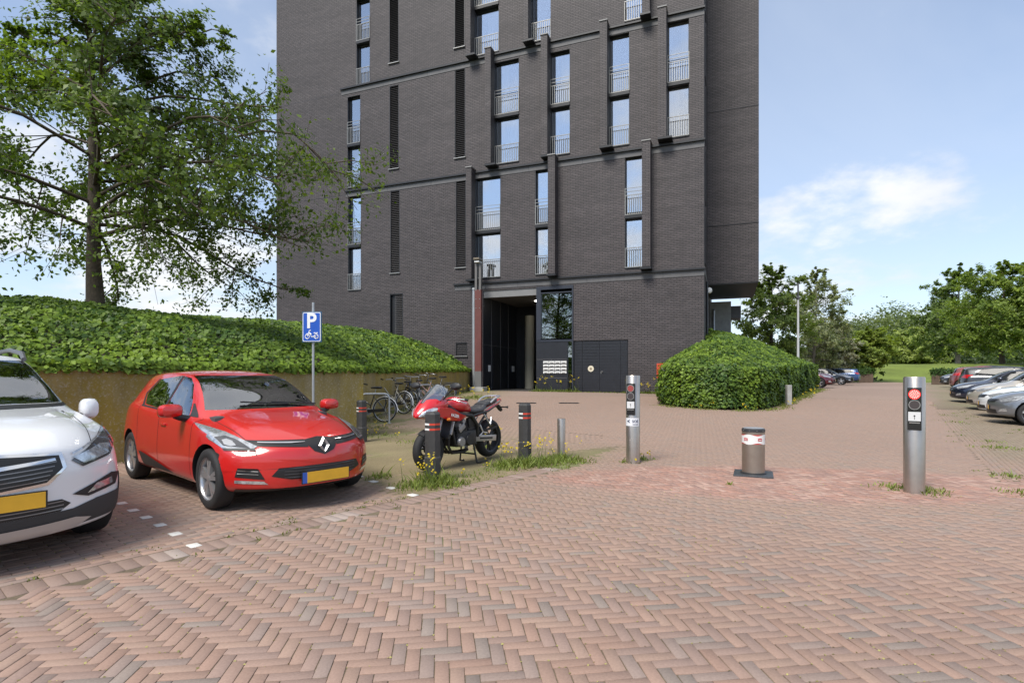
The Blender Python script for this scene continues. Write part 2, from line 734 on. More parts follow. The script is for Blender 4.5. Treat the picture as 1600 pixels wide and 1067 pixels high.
gx = axis([(-700, -60, 80), (-60, 120, 10), (120, 700, 80)])
gy = axis([(-300, -20, 40), (-20, 9, 5), (9, 32, 1.0), (32, 120, 10), (120, 1200, 90)])
GX, GY = np.meshgrid(gx, gy)
m_ground = mat('field_grass', (0.075, 0.10, 0.028), 0.95, vary=(0.2, 0.4))
g = grid_mesh('ground', GX, GY, gz(GX, GY) - 0.07, m_ground)
tag(g, kind='structure')


def sgn(p, o, d):
    return (p[..., 0] - o[0]) * d[0] + (p[..., 1] - o[1]) * d[1]


def masks(x, y):
    p = np.stack([x, y], -1)
    s, t = sgn(p, S0, U2), sgn(p, S0, V2)
    # mossy ground where motorbikes and bicycles stand
    moss = sstep(0.25, -0.5, s + 0.25 * snoise(x, y, 1.3)) * sstep(-0.15, 0.5, t + 0.25 * snoise(x, y, 0.9, 2)) * sstep(6.3, 3.0, t + s * 0.15 + 0.8 * snoise(x, y, 0.6, 3))
    moss = np.maximum(moss, sstep(3.2, 0.4, dist_poly([KC, K2, KE], x, y)) * sstep(11, 13, y))
    # algae and sand on the bays and the car park
    q = sgn(p, np.array([6.3, 7.1]), N2)
    park = sstep(0.2, -0.6, q + 0.25 * snoise(x, y, 1.1, 5)) * sstep(7.5, 10, y) * 0.7
    # newer red clinkers round the rising bollard
    ex, ey = (x - 3.75) / 3.3, (y - 7.15) / 1.25
    rot = ex * 0.98 + ey * 0.05
    red = sstep(1.12, 0.8, np.hypot(rot, ey + ex * 0.22) + 0.13 * snoise(x, y, 2.2, 7))
    return moss, park, red


BRICK_PAL = np.array([[.292, .190, .158], [.276, .182, .154], [.262, .178, .156], [.300, .200, .166], [.252, .184, .166], [.232, .182, .166], [.286, .182, .150]]) * np.array([1.03, 1.06, 1.00])


def brick_colors(x, y, red_ok=True):
    n = len(x)
    c = BRICK_PAL[RNG.choice(len(BRICK_PAL), n, p=[.2, .2, .17, .13, .12, .08, .10])] * RNG.uniform(0.94, 1.06, (n, 1))
    moss, park, red = masks(x, y)
    rc = np.array([[.36, .195, .150], [.33, .19, .15], [.40, .26, .21], [.29, .175, .145]])[RNG.integers(0, 4, n)] * RNG.uniform(.88, 1.12, (n, 1))
    if red_ok:
        c = c * (1 - red[:, None] * .85) + rc * red[:, None] * .85
    big = 1 + 0.10 * snoise(x, y, 0.35, 9)
    c = c * big[:, None]
    dust = ((0.50 * sstep(3.0, 6.5, y) + .12 * sstep(7, 14, y)) * (1 - red * .7))[:, None]
    c = c * (1 - dust) + np.array([.298, .214, .166]) * dust
    mc_ = np.array([.220, .175, .105]) * RNG.uniform(.85, 1.15, (n, 1))
    mm = (moss * (0.72 + 0.25 * snoise(x, y, 3.0, 4)))[:, None]
    c = c * (1 - mm) + mc_ * mm
    pc = np.array([.205, .18, .115]) * RNG.uniform(.85, 1.15, (n, 1))
    pm = (park * .8)[:, None]
    return c * (1 - pm) + pc * pm


xs = axis([(-15, -9, .6), (-9, 9, .25), (9, 24, .6), (24, 80, 2.0)])
ys = axis([(-6, 1, 1.0), (1, 14, .25), (14, 30, .5), (30, 96, 2.0)])
PX, PY = np.meshgrid(xs, ys)
moss, park, red = masks(PX, PY)
near = sstep(26, 17, PY)[..., None]
soil = np.array([.150, .118, .080]) * (1 + .25 * snoise(PX, PY, 1.4))[..., None]
soil = soil + np.array([-.015, .03, -.02]) * sstep(.1, .7, snoise(PX, PY, .8, 6))[..., None]
far = np.array([.275, .200, .160]) * (1 + .10 * snoise(PX, PY, .25, 2))[..., None]
far = far * (1 - park[..., None]) + np.array([.19, .175, .105]) * park[..., None]
bed = soil * near + far * (1 - near)
mm = np.clip(moss, 0, 1)[..., None]
bed = bed * (1 - mm) + (np.array([.215, .175, .100]) * (1 + .22 * snoise(PX, PY, 2.0, 5))[..., None] + np.array([-.05, .0, -.03]) * sstep(-.1, .6, snoise(PX, PY, 1.0, 12))[..., None]) * mm
lot_end = (PX * D2[0] + PY * D2[1]) < 78
pav = grid_mesh('pavement', PX, PY, gz(PX, PY) - 0.0042 - 0.004 * (1 - near[..., 0]), tint_mat('paving_bed', 0.95, (40, .35), .5), bed, mask=lot_end)
tag(pav, kind='structure')

BL, BW, JO = 0.207, 0.069, 0.0040


def bond_cells(kind, rng):
    """centres and directions (0 = lengthwise, 1 = crosswise) of the bricks of a bond in its own axes"""
    x0, x1, y0, y1 = rng
    if kind == 'herringbone':
        n = 3
        ks = np.arange(int(y0 / BW) - 2, int(y1 / BW) + 2)
        ms_ = np.arange(int((x0 - y1 - 3) / (2 * n * BW)) - 2, int((x1 - y0 + 3) / (2 * n * BW)) + 3)
        K, M_ = np.meshgrid(ks, ms_)
        hx = (K + 2 * n * M_ + n / 2) * BW
        hy = (K + .5) * BW
        ks2 = np.arange(int(x0 / BW) - 2, int(x1 / BW) + 2)
        ms2 = np.arange(int((y0 - x1 - 3) / (2 * n * BW)) - 2, int((y1 - x0 + 3) / (2 * n * BW)) + 3)
        K2_, M2 = np.meshgrid(ks2, ms2)
        vx = (K2_ + .5) * BW
        vy = (K2_ - 2 * n + 1 + 2 * n * M2 + n / 2) * BW
        c = np.concatenate([np.stack([hx, hy], -1).reshape(-1, 2), np.stack([vx, vy], -1).reshape(-1, 2)])
        d = np.concatenate([np.zeros(hx.size), np.ones(vx.size)])
    else:
        rows = np.arange(int(y0 / BW) - 1, int(y1 / BW) + 2)
        cols = np.arange(int(x0 / BL) - 2, int(x1 / BL) + 3)
        Rr, Cc = np.meshgrid(rows, cols)
        c = np.stack([(Cc + .5 * (Rr % 2) + .5) * BL, (Rr + .5) * BW], -1).reshape(-1, 2)
        d = np.zeros(len(c))
    k = (c[:, 0] > x0) & (c[:, 0] < x1) & (c[:, 1] > y0) & (c[:, 1] < y1)
    return c[k], d[k]


def lay(kind, ang, rng, origin, mirror=False):
    c, d = bond_cells(kind, rng)
    if mirror:
        c = c * np.array([-1, 1])
    ca, sa = math.cos(ang), math.sin(ang)
    w = np.stack([origin[0] + c[:, 0] * ca - c[:, 1] * sa, origin[1] + c[:, 0] * sa + c[:, 1] * ca], -1)
    return w, ang + d * math.pi / 2


def in_frame(w, m=2.6):
    return (np.abs(w[:, 0]) < w[:, 1] * 0.93 + m) & (w[:, 1] > 1.2)


MOUND_L = [tuple(WL), tuple(KC), tuple(K2), tuple(KE), (-14.6, 34.9), (-11, 46), (-46, 46), (-46, -10)]
HP = [(5.55, 20.3), (6.0, 19.45), (7.3, 18.75), (8.3, 18.9), (9.3, 19.9), (17.9, 32.6), (16.4, 35.0), (12.4, 38.0), (8.9, 25.4), (7.25, 26.0)]
Vang = math.atan2(V2[1], V2[0])
a1, d1 = lay('herringbone', R(8), (-36, 32, -6, 32), (0, 0), mirror=True)
s1, t1 = sgn(a1, S0, U2), sgn(a1, S0, V2)
inbay1 = (s1 < 0.02) & (t1 < 3.6) | ((s1 < -1.6) & (t1 < 7.0))
q1 = sgn(a1, np.array([6.3, 7.1]), N2)
inpark1 = (q1 < 0) & (a1[:, 1] > 7.2)
k1 = in_frame(a1) & ~inbay1 & ~inpark1 & (a1[:, 1] < 24)
a2, d2 = lay('running', Vang, (-12, 14, -16, 14), S0)
s2, t2 = sgn(a2, S0, U2), sgn(a2, S0, V2)
k2 = in_frame(a2) & (s2 < -0.26) & ((t2 < 3.6) | ((s2 < -1.6) & (t2 < 7.0)))
a3, d3 = lay('running', math.atan2(D2[1], D2[0]), (-14, 40, -30, 30), (6.3, 7.1))
q3 = sgn(a3, np.array([6.3, 7.1]), N2)
k3 = in_frame(a3) & (q3 < 0) & (a3[:, 1] > 7.2) & (a3[:, 1] < 20)
ctr = np.concatenate([a1[k1], a2[k2], a3[k3]])
ang = np.concatenate([d1[k1], d2[k2], d3[k3]])
sc_ = sgn(ctr, S0, U2)
tc_ = sgn(ctr, S0, V2)
ok = ~inside(MOUND_L, ctr[:, 0], ctr[:, 1]) & ~inside(HP, ctr[:, 0], ctr[:, 1])
ctr, ang = ctr[ok], ang[ok]
colr = brick_colors(ctr[:, 0], ctr[:, 1])
# the strip of flat setts between road and bays, with remains of white paint
ks = np.arange(-70, 27)
strip_c = np.concatenate([S0 + V2 * (k * .105) + U2 * (-.125) for k in ks]).reshape(-1, 2)
ks_ok = in_frame(strip_c)
strip_c = strip_c[ks_ok]


def brick_block(L, W, cen, an, cols, zlift):
    """vertices, quads and colours of chamfered bricks"""
    n = len(cen)
    ch = 0.0018
    hl, hw = L / 2 - JO / 2, W / 2 - JO / 2
    top = np.array([[-hl + ch, -hw + ch, 0], [hl - ch, -hw + ch, 0], [hl - ch, hw - ch, 0], [-hl + ch, hw - ch, 0]])
    mid = np.array([[-hl, -hw, -ch], [hl, -hw, -ch], [hl, hw, -ch], [-hl, hw, -ch]])
    bot = mid + np.array([0, 0, -.022])
    tpl = np.concatenate([top, mid, bot])
    q = [[0, 1, 2, 3]]
    for i in range(4):
        j = (i + 1) % 4
        q.append([4 + i, 4 + j, j, i])
        q.append([8 + i, 8 + j, 4 + j, 4 + i])
    q = np.array(q)
    a = an + RNG.normal(0, .012, n)
    ca, sa = np.cos(a)[:, None], np.sin(a)[:, None]
    tx = RNG.normal(0, .006, n)[:, None]
    ty = RNG.normal(0, .006, n)[:, None]
    x = cen[:, :1] + RNG.normal(0, .0012, (n, 1)) + tpl[None, :, 0] * ca - tpl[None, :, 1] * sa
    y = cen[:, 1:] + RNG.normal(0, .0012, (n, 1)) + tpl[None, :, 0] * sa + tpl[None, :, 1] * ca
    z = gz(x, y) + tpl[None, :, 2] + tpl[None, :, 0] * tx + tpl[None, :, 1] * ty + RNG.normal(0, .0007, (n, 1)) + zlift
    V = np.stack([x, y, z], -1).reshape(-1, 3)
    Q = (np.arange(n)[:, None, None] * 12 + q[None]).reshape(-1, 4)
    return V, Q, np.repeat(cols, 12, 0)


near_i = np.argsort(np.hypot(ctr[:, 0] * .6, ctr[:, 1]))
vis = [i for i in near_i if 2.42 < ctr[i, 1] and abs(ctr[i, 0]) < ctr[i, 1] * .927][:300]
rest = np.setdiff1d(np.arange(len(ctr)), vis)
M_PAVER = tint_mat('clinker', 0.85, (70, .16), .35)
M_PAVER1 = tint_mat('clinker_single', 0.85, (70, .16), .35, use_object=True)
_m = masks(ctr[rest, 0], ctr[rest, 1])[0]
sink = -.011 * np.clip(_m * (.62 + .6 * snoise(ctr[rest, 0], ctr[rest, 1], 1.1, 8)), 0, 1)
sV, sQ, sC = brick_block(BL, BW, ctr[rest], ang[rest], colr[rest], sink[:, None])
o = quads_mesh('paving_bricks', sV, sQ, M_PAVER, sC, pav)
tag(o, kind='stuff')
tV, tQ, _ = brick_block(BL, BW, np.zeros((1, 2)), np.zeros(1), np.zeros((1, 3)), 0)
one = None
for i in vis:
    if one is None:
        one = quads_mesh('brick', tV, tQ, M_PAVER1, None, pav)
        b = one
    else:
        b = one.copy()
        link(b, pav)
    b.location = (ctr[i, 0], ctr[i, 1], float(RNG.normal(0, .0007)))
    b.rotation_euler = (float(RNG.normal(0, .006)), float(RNG.normal(0, .004)), ang[i] + float(RNG.normal(0, .012)))
    b.color = (*colr[i], 1)
# kerb strip setts
wornpaint = sstep(.25, .75, snoise(strip_c[:, 0] * 1.0, strip_c[:, 1], 2.1, 4) * .8 + RNG.uniform(-.3, .3, len(strip_c)) + .12)
scol = np.array([.255, .182, .150]) * RNG.uniform(.92, 1.08, (len(strip_c), 1))
scol = scol * (1 - wornpaint[:, None] * .30) + np.array([.56, .53, .49]) * wornpaint[:, None] * .30
for i in range(len(strip_c)):
    if i == 0:
        vv, qq, _c = brick_block(.25, .105, np.zeros((1, 2)), np.zeros(1), np.zeros((1, 3)), 0)
        st0 = quads_mesh('kerb_sett', vv, qq, M_PAVER1, None, pav)
        b = st0
    else:
        b = st0.copy()
        link(b, pav)
    b.location = (*strip_c[i], float(gz(0, strip_c[i, 1])) + .001)
    b.rotation_euler = (0, 0, Vang + math.pi / 2 + float(RNG.normal(0, .008)))
    b.color = (*scol[i], 1)
# white painted clinkers marking the bays
mk_px = [(303, 852), (274, 834), (250, 820), (228, 808), (208, 797), (190, 786), (174, 777), (583, 752), (611, 762), (645, 773), (560, 744)]
mk0 = None
for px, py in mk_px:
    p = ground_at(px, py)
    if mk0 is None:
        vv, qq, _c = brick_block(.115, .09, np.zeros((1, 2)), np.zeros(1), np.zeros((1, 3)), 0)
        mk0 = quads_mesh('bay_marking', vv, qq, M_PAVER1, None, pav)
        b = mk0
    else:
        b = mk0.copy()
        link(b, pav)
    b.location = (p.x, p.y, float(gz(0, p.y)) + .004)
    b.rotation_euler = (0, 0, Vang + math.pi / 2)
    b.color = (.62, .61, .57, 1)

# manhole covers near the entrance
for px, py, lab in ((822, 629, 'iron drain cover in the paving behind the ringed bollard'), (888, 629, 'iron drain cover in the paving before the letterboxes')):
    p = ground_at(px, py)
    e = empty('drain_cover', p)
    tag(e, lab, 'drain cover')
    MB().box((0, 0, -.004), (.75, .75, .012), bev=.003).build('frame', M_BLACK, e)
    mb = MB()
    for k in range(6):
        mb.box((0, -.27 + k * .108, .002), (.6, .06, .004))
    mb.build('grate', mat('cast_iron', (.06, .05, .045), .7, .4), e)


# ---------------------------------------------------------------- retaining walls and ivy mound on the left
def poly_wall(mb, pts, z0f, z1f, th):
    """wall of thickness th to the left of the polyline"""
    pts = [np.array(p) for p in pts]
    offs = []
    for i, p in enumerate(pts):
        ds = []
        if i > 0:
            ds.append(pts[i] - pts[i - 1])
        if i < len(pts) - 1:
            ds.append(pts[i + 1] - pts[i])
        ns = [np.array([-d[1], d[0]]) / np.linalg.norm(d) for d in ds]
        nn = sum(ns) / len(ns)
        nn = nn / np.dot(nn, ns[0]) if abs(np.dot(nn, ns[0])) > .3 else ns[0]
        offs.append(p + nn * th)
    P, Q = [], []
    for a, b in zip(pts, offs):
        P += [(*a, z0f(a)), (*a, z1f(a)), (*b, z1f(b)), (*b, z0f(b))]
    for i in range(len(pts) - 1):
        for k in range(4):
            k2 = (k + 1) % 4
            Q.append((i * 4 + k, (i + 1) * 4 + k, (i + 1) * 4 + k2, i * 4 + k2))
    Q += [(0, 1, 2, 3), tuple((len(pts) - 1) * 4 + k for k in (3, 2, 1, 0))]
    return mb.add(P, Q)


def wall_top(y):
    return 1.47 + .13 * sstep(12, 30, y)


w1 = poly_wall(MB(), [WL, W0 - V2 * 4, W0, KC, K2], lambda p: -.3, lambda p: float(wall_top(p[1])), .26).build('retaining_wall', M_CONC)
tag(w1, 'tall mossy ochre concrete retaining wall behind the white and red cars', 'wall', 'retaining walls')
w2 = poly_wall(MB(), [K2 + np.array([.012, .08]), (K2 + KE) / 2, KE], lambda p: -.3, lambda p: float(wall_top(p[1])) - .004, .26).build('retaining_wall', M_CONC)
tag(w2, 'mossy concrete retaining wall behind the bicycles, ending at the entrance', 'wall', 'retaining walls')

WALLPTS = [tuple(WL), tuple(KC), tuple(K2), tuple(KE)]


def mound_z(x, y):
    d = dist_poly(WALLPTS, x, y)
    amp = 1.9 + .75 * sstep(15, 31, y)
    top = wall_top(y) + amp * (1 - np.exp(-d / 3.4)) - 2.2 * sstep(12, 26, d)
    return top + .07 * snoise(x, y, 1.6) * sstep(.2, 1, d)


mx_, my_ = np.meshgrid(np.arange(-44, -1, .35), np.arange(-6, 45, .35))
mk = inside(MOUND_L, mx_, my_) | (dist_poly(WALLPTS, mx_, my_) < .19)
mk &= ~((dist_poly(WALLPTS, mx_, my_) < .19) & ~inside(MOUND_L, mx_, my_))
mo = grid_mesh('mound', mx_, my_, np.where(dist_poly(WALLPTS, mx_, my_) < .3, wall_top(my_) - .03, mound_z(mx_, my_) - .05), M_SOIL, mask=mk)
tag(mo, kind='structure')


def ivy_colors(x, y, z, bright):
    n = len(x)
    f = np.clip(.5 + .42 * snoise(x, y + z, 1.9, 1) + RNG.normal(0, .26, n) + bright, 0, 1)[:, None]
    dark, lite = np.array([.030, .070, .014]), np.array([.200, .295, .032])
    c = dark * (1 - f) + lite * f
    blue = np.clip(snoise(x, y, .7, 8), 0, 1)[:, None] * .5
    return (c * (1 - blue) + np.array([.055, .115, .040]) * blue) * RNG.uniform(.8, 1.2, (n, 1))


def scatter_top(poly, zfun, box, spec):
    """leaves over a height field: spec = rows of (min distance, max distance, leaves per m2, leaf size)"""
    Cs, Ns, Ss = [], [], []
    area = (box[1] - box[0]) * (box[3] - box[2])
    for d0, d1_, dens, size in spec:
        n = int(area * dens)
        x = RNG.uniform(box[0], box[1], n)
        y = RNG.uniform(box[2], box[3], n)
        r = np.hypot(x, y)
        k = (r >= d0) & (r < d1_) & inside(poly, x, y)
        x, y = x[k], y[k]
        e = .12
        z = zfun(x, y)
        zx = (zfun(x + e, y) - z) / e
        zy = (zfun(x, y + e) - z) / e
        bump = np.clip(snoise(x, y, 2.6, 3), -1, 1) * .05 + np.clip(snoise(x, y, 6.0, 5), -1, 1) * .035
        lift = RNG.uniform(-.05, .09, len(x)) + bump
        nrm = np.stack([-zx, -zy, np.ones_like(x)], -1) + RNG.normal(0, .55, (len(x), 3)) + np.array([0, -.45, 0])
        Cs.append(np.stack([x, y, z + lift], -1))
        Ns.append(nrm)
        Ss.append(size * RNG.uniform(.45, 1.45, len(x)))
    return np.concatenate(Cs), np.concatenate(Ns), np.concatenate(Ss)


C, N, S = scatter_top(MOUND_L, mound_z, (-28, -1.5, 2, 38), [(0, 12.5, 760, .083), (12.5, 17, 520, .095), (17, 26, 300, .118), (26, 46, 130, .165)])
dl = dist_poly(WALLPTS, C[:, 0], C[:, 1])
keep = (dl < 11) & (C[:, 0] > -C[:, 1] * 1.15 - 3)
C, N, S, dl = C[keep], N[keep], S[keep], dl[keep]
cols = ivy_colors(C[:, 0], C[:, 1], C[:, 2] * 0, .30 * sstep(1.1, .1, dl) - .06)
# the fringe that hangs over the wall tops
Cf, Nf, Sf = [], [], []
for (p0, p1), nl in (((W0 - V2 * 5, KC), 4600), ((KC, K2), 900), ((K2, KE), 5200)):
    p0, p1 = np.array(p0), np.array(p1)
    t = RNG.uniform(0, 1, nl)
    base = p0 + (p1 - p0) * t[:, None]
    dr = (p1 - p0) / np.linalg.norm(p1 - p0)
    out = np.array([dr[1], -dr[0]])
    o_ = RNG.uniform(-.25, .10, nl)
    xy = base + out * o_[:, None]
    hang = .06 + .07 * (.5 + .5 * snoise(xy[:, 0], xy[:, 1], 2.3, 2))
    z = wall_top(xy[:, 1]) + RNG.uniform(-1, .9, nl) * hang + .05
    Cf.append(np.stack([xy[:, 0], xy[:, 1], z], -1))
    Nf.append(np.stack([np.full(nl, out[0]), np.full(nl, out[1]), np.full(nl, .7)], -1) + RNG.normal(0, .4, (nl, 3)))
    Sf.append((.095 if nl < 5000 else .115) * RNG.uniform(.7, 1.2, nl))
Cf, Nf, Sf = np.concatenate(Cf), np.concatenate(Nf), np.concatenate(Sf)
fc = ivy_colors(Cf[:, 0], Cf[:, 1], Cf[:, 2], .28)
iv = leaf_cloud('ivy', np.concatenate([C, Cf]), np.concatenate([N, Nf]), np.concatenate([S, Sf]), np.concatenate([cols, fc]), M_IVY, aspect=.85)
tag(iv, 'green ivy covering the mound behind the retaining walls', 'ivy', kind='stuff')


# ---------------------------------------------------------------- ivy-grown planter mound to the right of the tower
HEDGE = [HP[k] for k in (9, 0, 1, 2, 3, 4, 5, 6)]


def hedge_h(x, y):
    """top of the growth above the planter wall"""
    d = dist_poly(HEDGE, x, y)
    tow = sstep(14, 3, np.hypot(np.asarray(x) - 9.4, np.asarray(y) - 27.5))
    return gz(x, y) + 1.38 + (.15 + 2.15 * tow) * (1 - np.exp(-d / 3.0)) + .06 * snoise(x, y, 1.8, 4)


hb = MB()
hin = [tuple(np.array(p) * .97 + np.array([10.5, 27.0]) * .03) for p in HP]
n = len(hin)
hb.add([(x, y, .0) for x, y in hin] + [(x, y, float(gz(x, y)) + 1.33) for x, y in hin], [tuple(reversed(range(n))), tuple(range(n, 2 * n))] + [(i, (i + 1) % n, (i + 1) % n + n, i + n) for i in range(n)])
plw = hb.build('planter_wall', M_SOIL)
tag(plw, 'low planter wall overgrown with ivy beside the tower', 'planter')
hx_, hy_ = np.meshgrid(np.arange(5, 19, .35), np.arange(18, 39, .35))
hm = grid_mesh('planter_mound', hx_, hy_, hedge_h(hx_, hy_) - .06, M_SOIL, mask=inside(hin, hx_, hy_))
tag(hm, kind='structure')
for px, py, hh in ((1231, 632, .75), (1040, 628, .8)):
    p = ground_at(px, py)
    MB().box((p.x, p.y - .06, p.z + hh / 2), (.17, .17, hh), bev=.01).build('post', M_LIGHTCONC, plw)
C1, N1, S1 = scatter_top(HP, hedge_h, (5, 19, 18, 39), [(0, 30, 520, .102), (30, 60, 220, .15)])
Cs, Ns, Ss = [C1], [N1], [S1]
pts = HEDGE
for (p0, p1) in zip(pts[:-1], pts[1:]):
    p0, p1 = np.array(p0), np.array(p1)
    L = np.linalg.norm(p1 - p0)
    nl = int(L * 1.45 * (950 if p0[1] < 24 else 480))
    t = RNG.uniform(0, 1, nl)
    h = RNG.uniform(0.03, 1, nl) ** .9
    dr = (p1 - p0) / L
    out = np.array([dr[1], -dr[0]])
    b_ = p0 + (p1 - p0) * t[:, None]
    bulge = .06 + .10 * snoise(b_[:, 0] * 1.0, b_[:, 1] + h * 2, 1.7, 6) + .08 * np.sin(h * 3.0)
    xy = b_ + out * (RNG.uniform(-.12, .08, nl) + bulge)[:, None]
    z = gz(xy[:, 0], xy[:, 1]) + h * 1.45
    Cs.append(np.stack([xy[:, 0], xy[:, 1], z], -1))
    Ns.append(np.stack([np.full(nl, out[0]), np.full(nl, out[1]), np.full(nl, .75)], -1) + RNG.normal(0, .38, (nl, 3)))
    Ss.append(.100 * RNG.uniform(.5, 1.4, nl))
C, N, S = np.concatenate(Cs), np.concatenate(Ns), np.concatenate(Ss)
iv2 = leaf_cloud('ivy', C, N, S, ivy_colors(C[:, 0], C[:, 1], C[:, 2], -.02), M_IVY, aspect=.85)
tag(iv2, 'dense clipped ivy growing over the planter beside the tower', 'ivy', kind='stuff')


# ---------------------------------------------------------------- the dark brick tower
TA = np.array([0.932, -0.362]) / np.hypot(.932, .362)
TN = np.array([-TA[1], TA[0]])
TL = np.array([-14.7, 34.48])
tower = empty('apartment_tower', (TL[0], TL[1], 0), math.atan2(TA[1], TA[0]))
tag(tower, 'dark brown brick apartment tower with tall narrow windows and projecting brick fins', 'building')


def _Y(px, d):
    rx = (px - CX) / F
    return (d + TL @ TN) / (rx * TN[0] + TN[1])


def fu(px, d=0.0):
    Y = _Y(px, d)
    return float((np.array([(px - CX) / F * Y, Y]) - TL) @ TA)


def fz(px, py, d=0.0):
    return CH + (HZ - py) * _Y(px, d) / F


UR = fu(1100)
ZTOP = 33.0
PRO, REC = -.52, .18
# windows: (left px, right px, rows of (top, bottom), fin, fin px) ; fin 'l' or 'r'
WINS = [
    (557, 578, [(-75, -5), (-3, 65), (66.5, 133.5)], None, None),
    (543, 563, [(150, 226), (228.5, 294.5)], None, None),
    (544, 564, [(306, 384), (386, 455)], None, None),
    (735, 779.5, [(-70, 10), (12.5, 87)], 'l', (727.5, 735)),
    (825, 860.5, [(-100, -16), (-13, 66)], 'l', (817, 825)),
    (975.7, 1003, [(-150, -56), (-53, 33.5)], 'r', (1003, 1015)),
    (766.5, 811, [(95, 180), (183, 257)], 'l', (757.5, 766.5)),
    (855, 890.5, [(80, 164), (168, 244)], 'l', (845, 855)),
    (948.4, 983.5, [(53.5, 146.5), (150, 230)], 'l', (937, 948.4)),
    (1041, 1077, [(32, 130), (132.7, 216)], 'l', (1028, 1041)),
    (736.4, 782, [(276.7, 361.6), (364.5, 436)], 'l', (728, 736.4)),
    (836.5, 856, [(265, 352), (355.5, 430.5)], 'r', (856, 867)),
    (976.5, 1003, [(244, 336.6), (341, 420)], 'r', (1003, 1016)),
]
LOUV = [(608, 623, -40, 98.5), (608.5, 623, 133.5, 263.7), (610, 624.5, 297.8, 426.5), (710, 726, -60, 74.5), (710.5, 727, 108, 246.5),
        (712, 728, 281.8, 418), (609, 629.6, 459, 533), (712, 730, 535, 556)]
openings = []
for xl, xr, rows, fin, fp in WINS:
    u0 = fu(xl, PRO if fin == 'l' else 0)
    u1 = fu(xr, PRO if fin == 'r' else 0)
    xm = (xl + xr) / 2
    openings.append((u0, u1, fz(xm, rows[-1][1]), fz(xm, rows[0][0])))
nw = len(openings)
for xl, xr, yt, yb in LOUV:
    xm = (xl + xr) / 2
    openings.append((fu(xl), fu(xr), fz(xm, yb), fz(xm, yt)))
EN = (fu(755), fu(838), .2, fz(796, 452))
GL = (fu(838.3), fu(896), .2, fz(867, 447))
DR = (fu(896.3), fu(981.5), .2, fz(938, 531.5))
openings += [EN, GL, DR]
BAND = {'A': (fu(534), fz(739, 97)), 'B': (fu(541), fz(800, 263)), 'C': (fu(711), fz(900, 436))}
Zb = {'A': (fz(739, 97) + fz(1095, 12.5)) / 2, 'B': (fz(600, 294) + fz(1050, 224.5)) / 2, 'C': (fz(800, 440.5) + fz(1095, 420.5)) / 2}
us = sorted({0.0, UR} | {v for o in openings for v in o[:2]})
zs = sorted({0.1, ZTOP} | {v for o in openings for v in o[2:]})
mb = MB()
for a, b in zip(us[:-1], us[1:]):
    run = None
    for c, d in zip(zs[:-1], zs[1:]):
        um, zm = (a + b) / 2, (c + d) / 2
        if any(o[0] < um < o[1] and o[2] < zm < o[3] for o in openings):
            continue
        mb.add([(a, 0, c), (b, 0, c), (b, 0, d), (a, 0, d)], [(0, 1, 2, 3)])
mb.add([(0, 0, .1), (0, 14, .1), (0, 14, ZTOP), (0, 0, ZTOP)], [(0, 1, 2, 3)])
mb.add([(UR, 0, .1), (UR, 14, .1), (UR, 14, ZTOP), (UR, 0, ZTOP)], [(0, 1, 2, 3)])
mb.add([(0, 14, .1), (UR, 14, .1), (UR, 14, ZTOP), (0, 14, ZTOP)], [(0, 1, 2, 3)])
mb.build('wall', M_BRICK, tower)
MB().box((UR / 2, 7, ZTOP + .15), (UR + .3, 14.3, .3)).build('roof', M_STEELBEAM, tower)
# projecting volume at the side
ZO = fz(1107, 444, 4.2)
wv = MB().box((UR + 1.26, 4.2 + 3.03, (ZO + ZTOP) / 2), (2.5, 6.05, ZTOP - ZO)).build('side_wing', M_BRICK, tower)
MB().box((UR + 1.26, 4.2 + 3.03, ZO - .03), (2.46, 6.0, .05)).build('soffit', M_BLACK, wv)
for k in range(4):
    MB().box((UR + 1.26, 4.2 - .004, ZO + 6.03 * (k + 1) - 3.0), (2.51, .02, .03)).build('joint', M_BLACK, wv)
MB().box((UR + .62, 12.2, 3.0), (1.2, 6.0, 5.7)).build('side_plinth', M_LIGHTCONC, tower)
MB().tube([(UR + .25, 9.1, .3), (UR + .25, 9.1, 5.3), (UR + .25, 9.5, 5.6)], .07).build('downpipe', M_GALV, tower, True)
MB().tube([(UR + .06, 2.2, .3), (UR + .06, 2.2, 6.0)], .06).build('downpipe', M_BLACK, tower, True)
MB().box((UR + 1.3, 11.0, 5.3), (1.0, 1.5, .75)).build('canopy', M_STEELBEAM, tower)
MB().lathe([(.02, -.12), (.13, -.10), (.16, 0), (.13, .1), (.02, .12)], (UR + .14, 2.6, 5.62), 'y', 16).build('wall_lamp', M_WHITE, tower, True)
# dark room behind the windows
MB().box((UR / 2, 2.0, ZTOP / 2 + 3.3), (UR - .1, .1, ZTOP - 6.8)).build('interior', M_INSIDE, tower)

# steel floor bands
for k, (uL, _z) in BAND.items():
    z = Zb[k]
    bm_ = MB().box(((uL + UR) / 2, -.008, z - .155), (UR - uL + .03, .016, .27)).build('floor_beam', M_STEELBEAM, tower)
    MB().box(((uL + UR) / 2, -.06, z + .03), (UR - uL + .1, .12, .085)).build('flashing', M_BLACK, bm_)
    for q in range(1, 7):
        uq = uL + (UR - uL) * q / 7
        MB().box((uq, -.0175, z - .155), (.012, .004, .265)).build('joint', M_BLACK, bm_)
for k, uL in (('A', 0.06), ('B', .06)):
    MB().box(((uL + BAND[k][0]) / 2, -.002, Zb[k] - .15), (BAND[k][0] - uL, .004, .02)).build('movement_joint', M_BLACK, tower)
MB().box((UR + .002, 2.1, Zb['C'] - .02), (.05, 4.15, .3)).build('side_beam', M_STEELBEAM, tower)
for zz in (Zb['C'], Zb['B'], Zb['A']):
    for q in (1.6, 4.55):
        MB().box((UR + .012, 1.4, zz + q), (.04, 1.0, 2.3)).build('side_window', M_BLACK, tower)


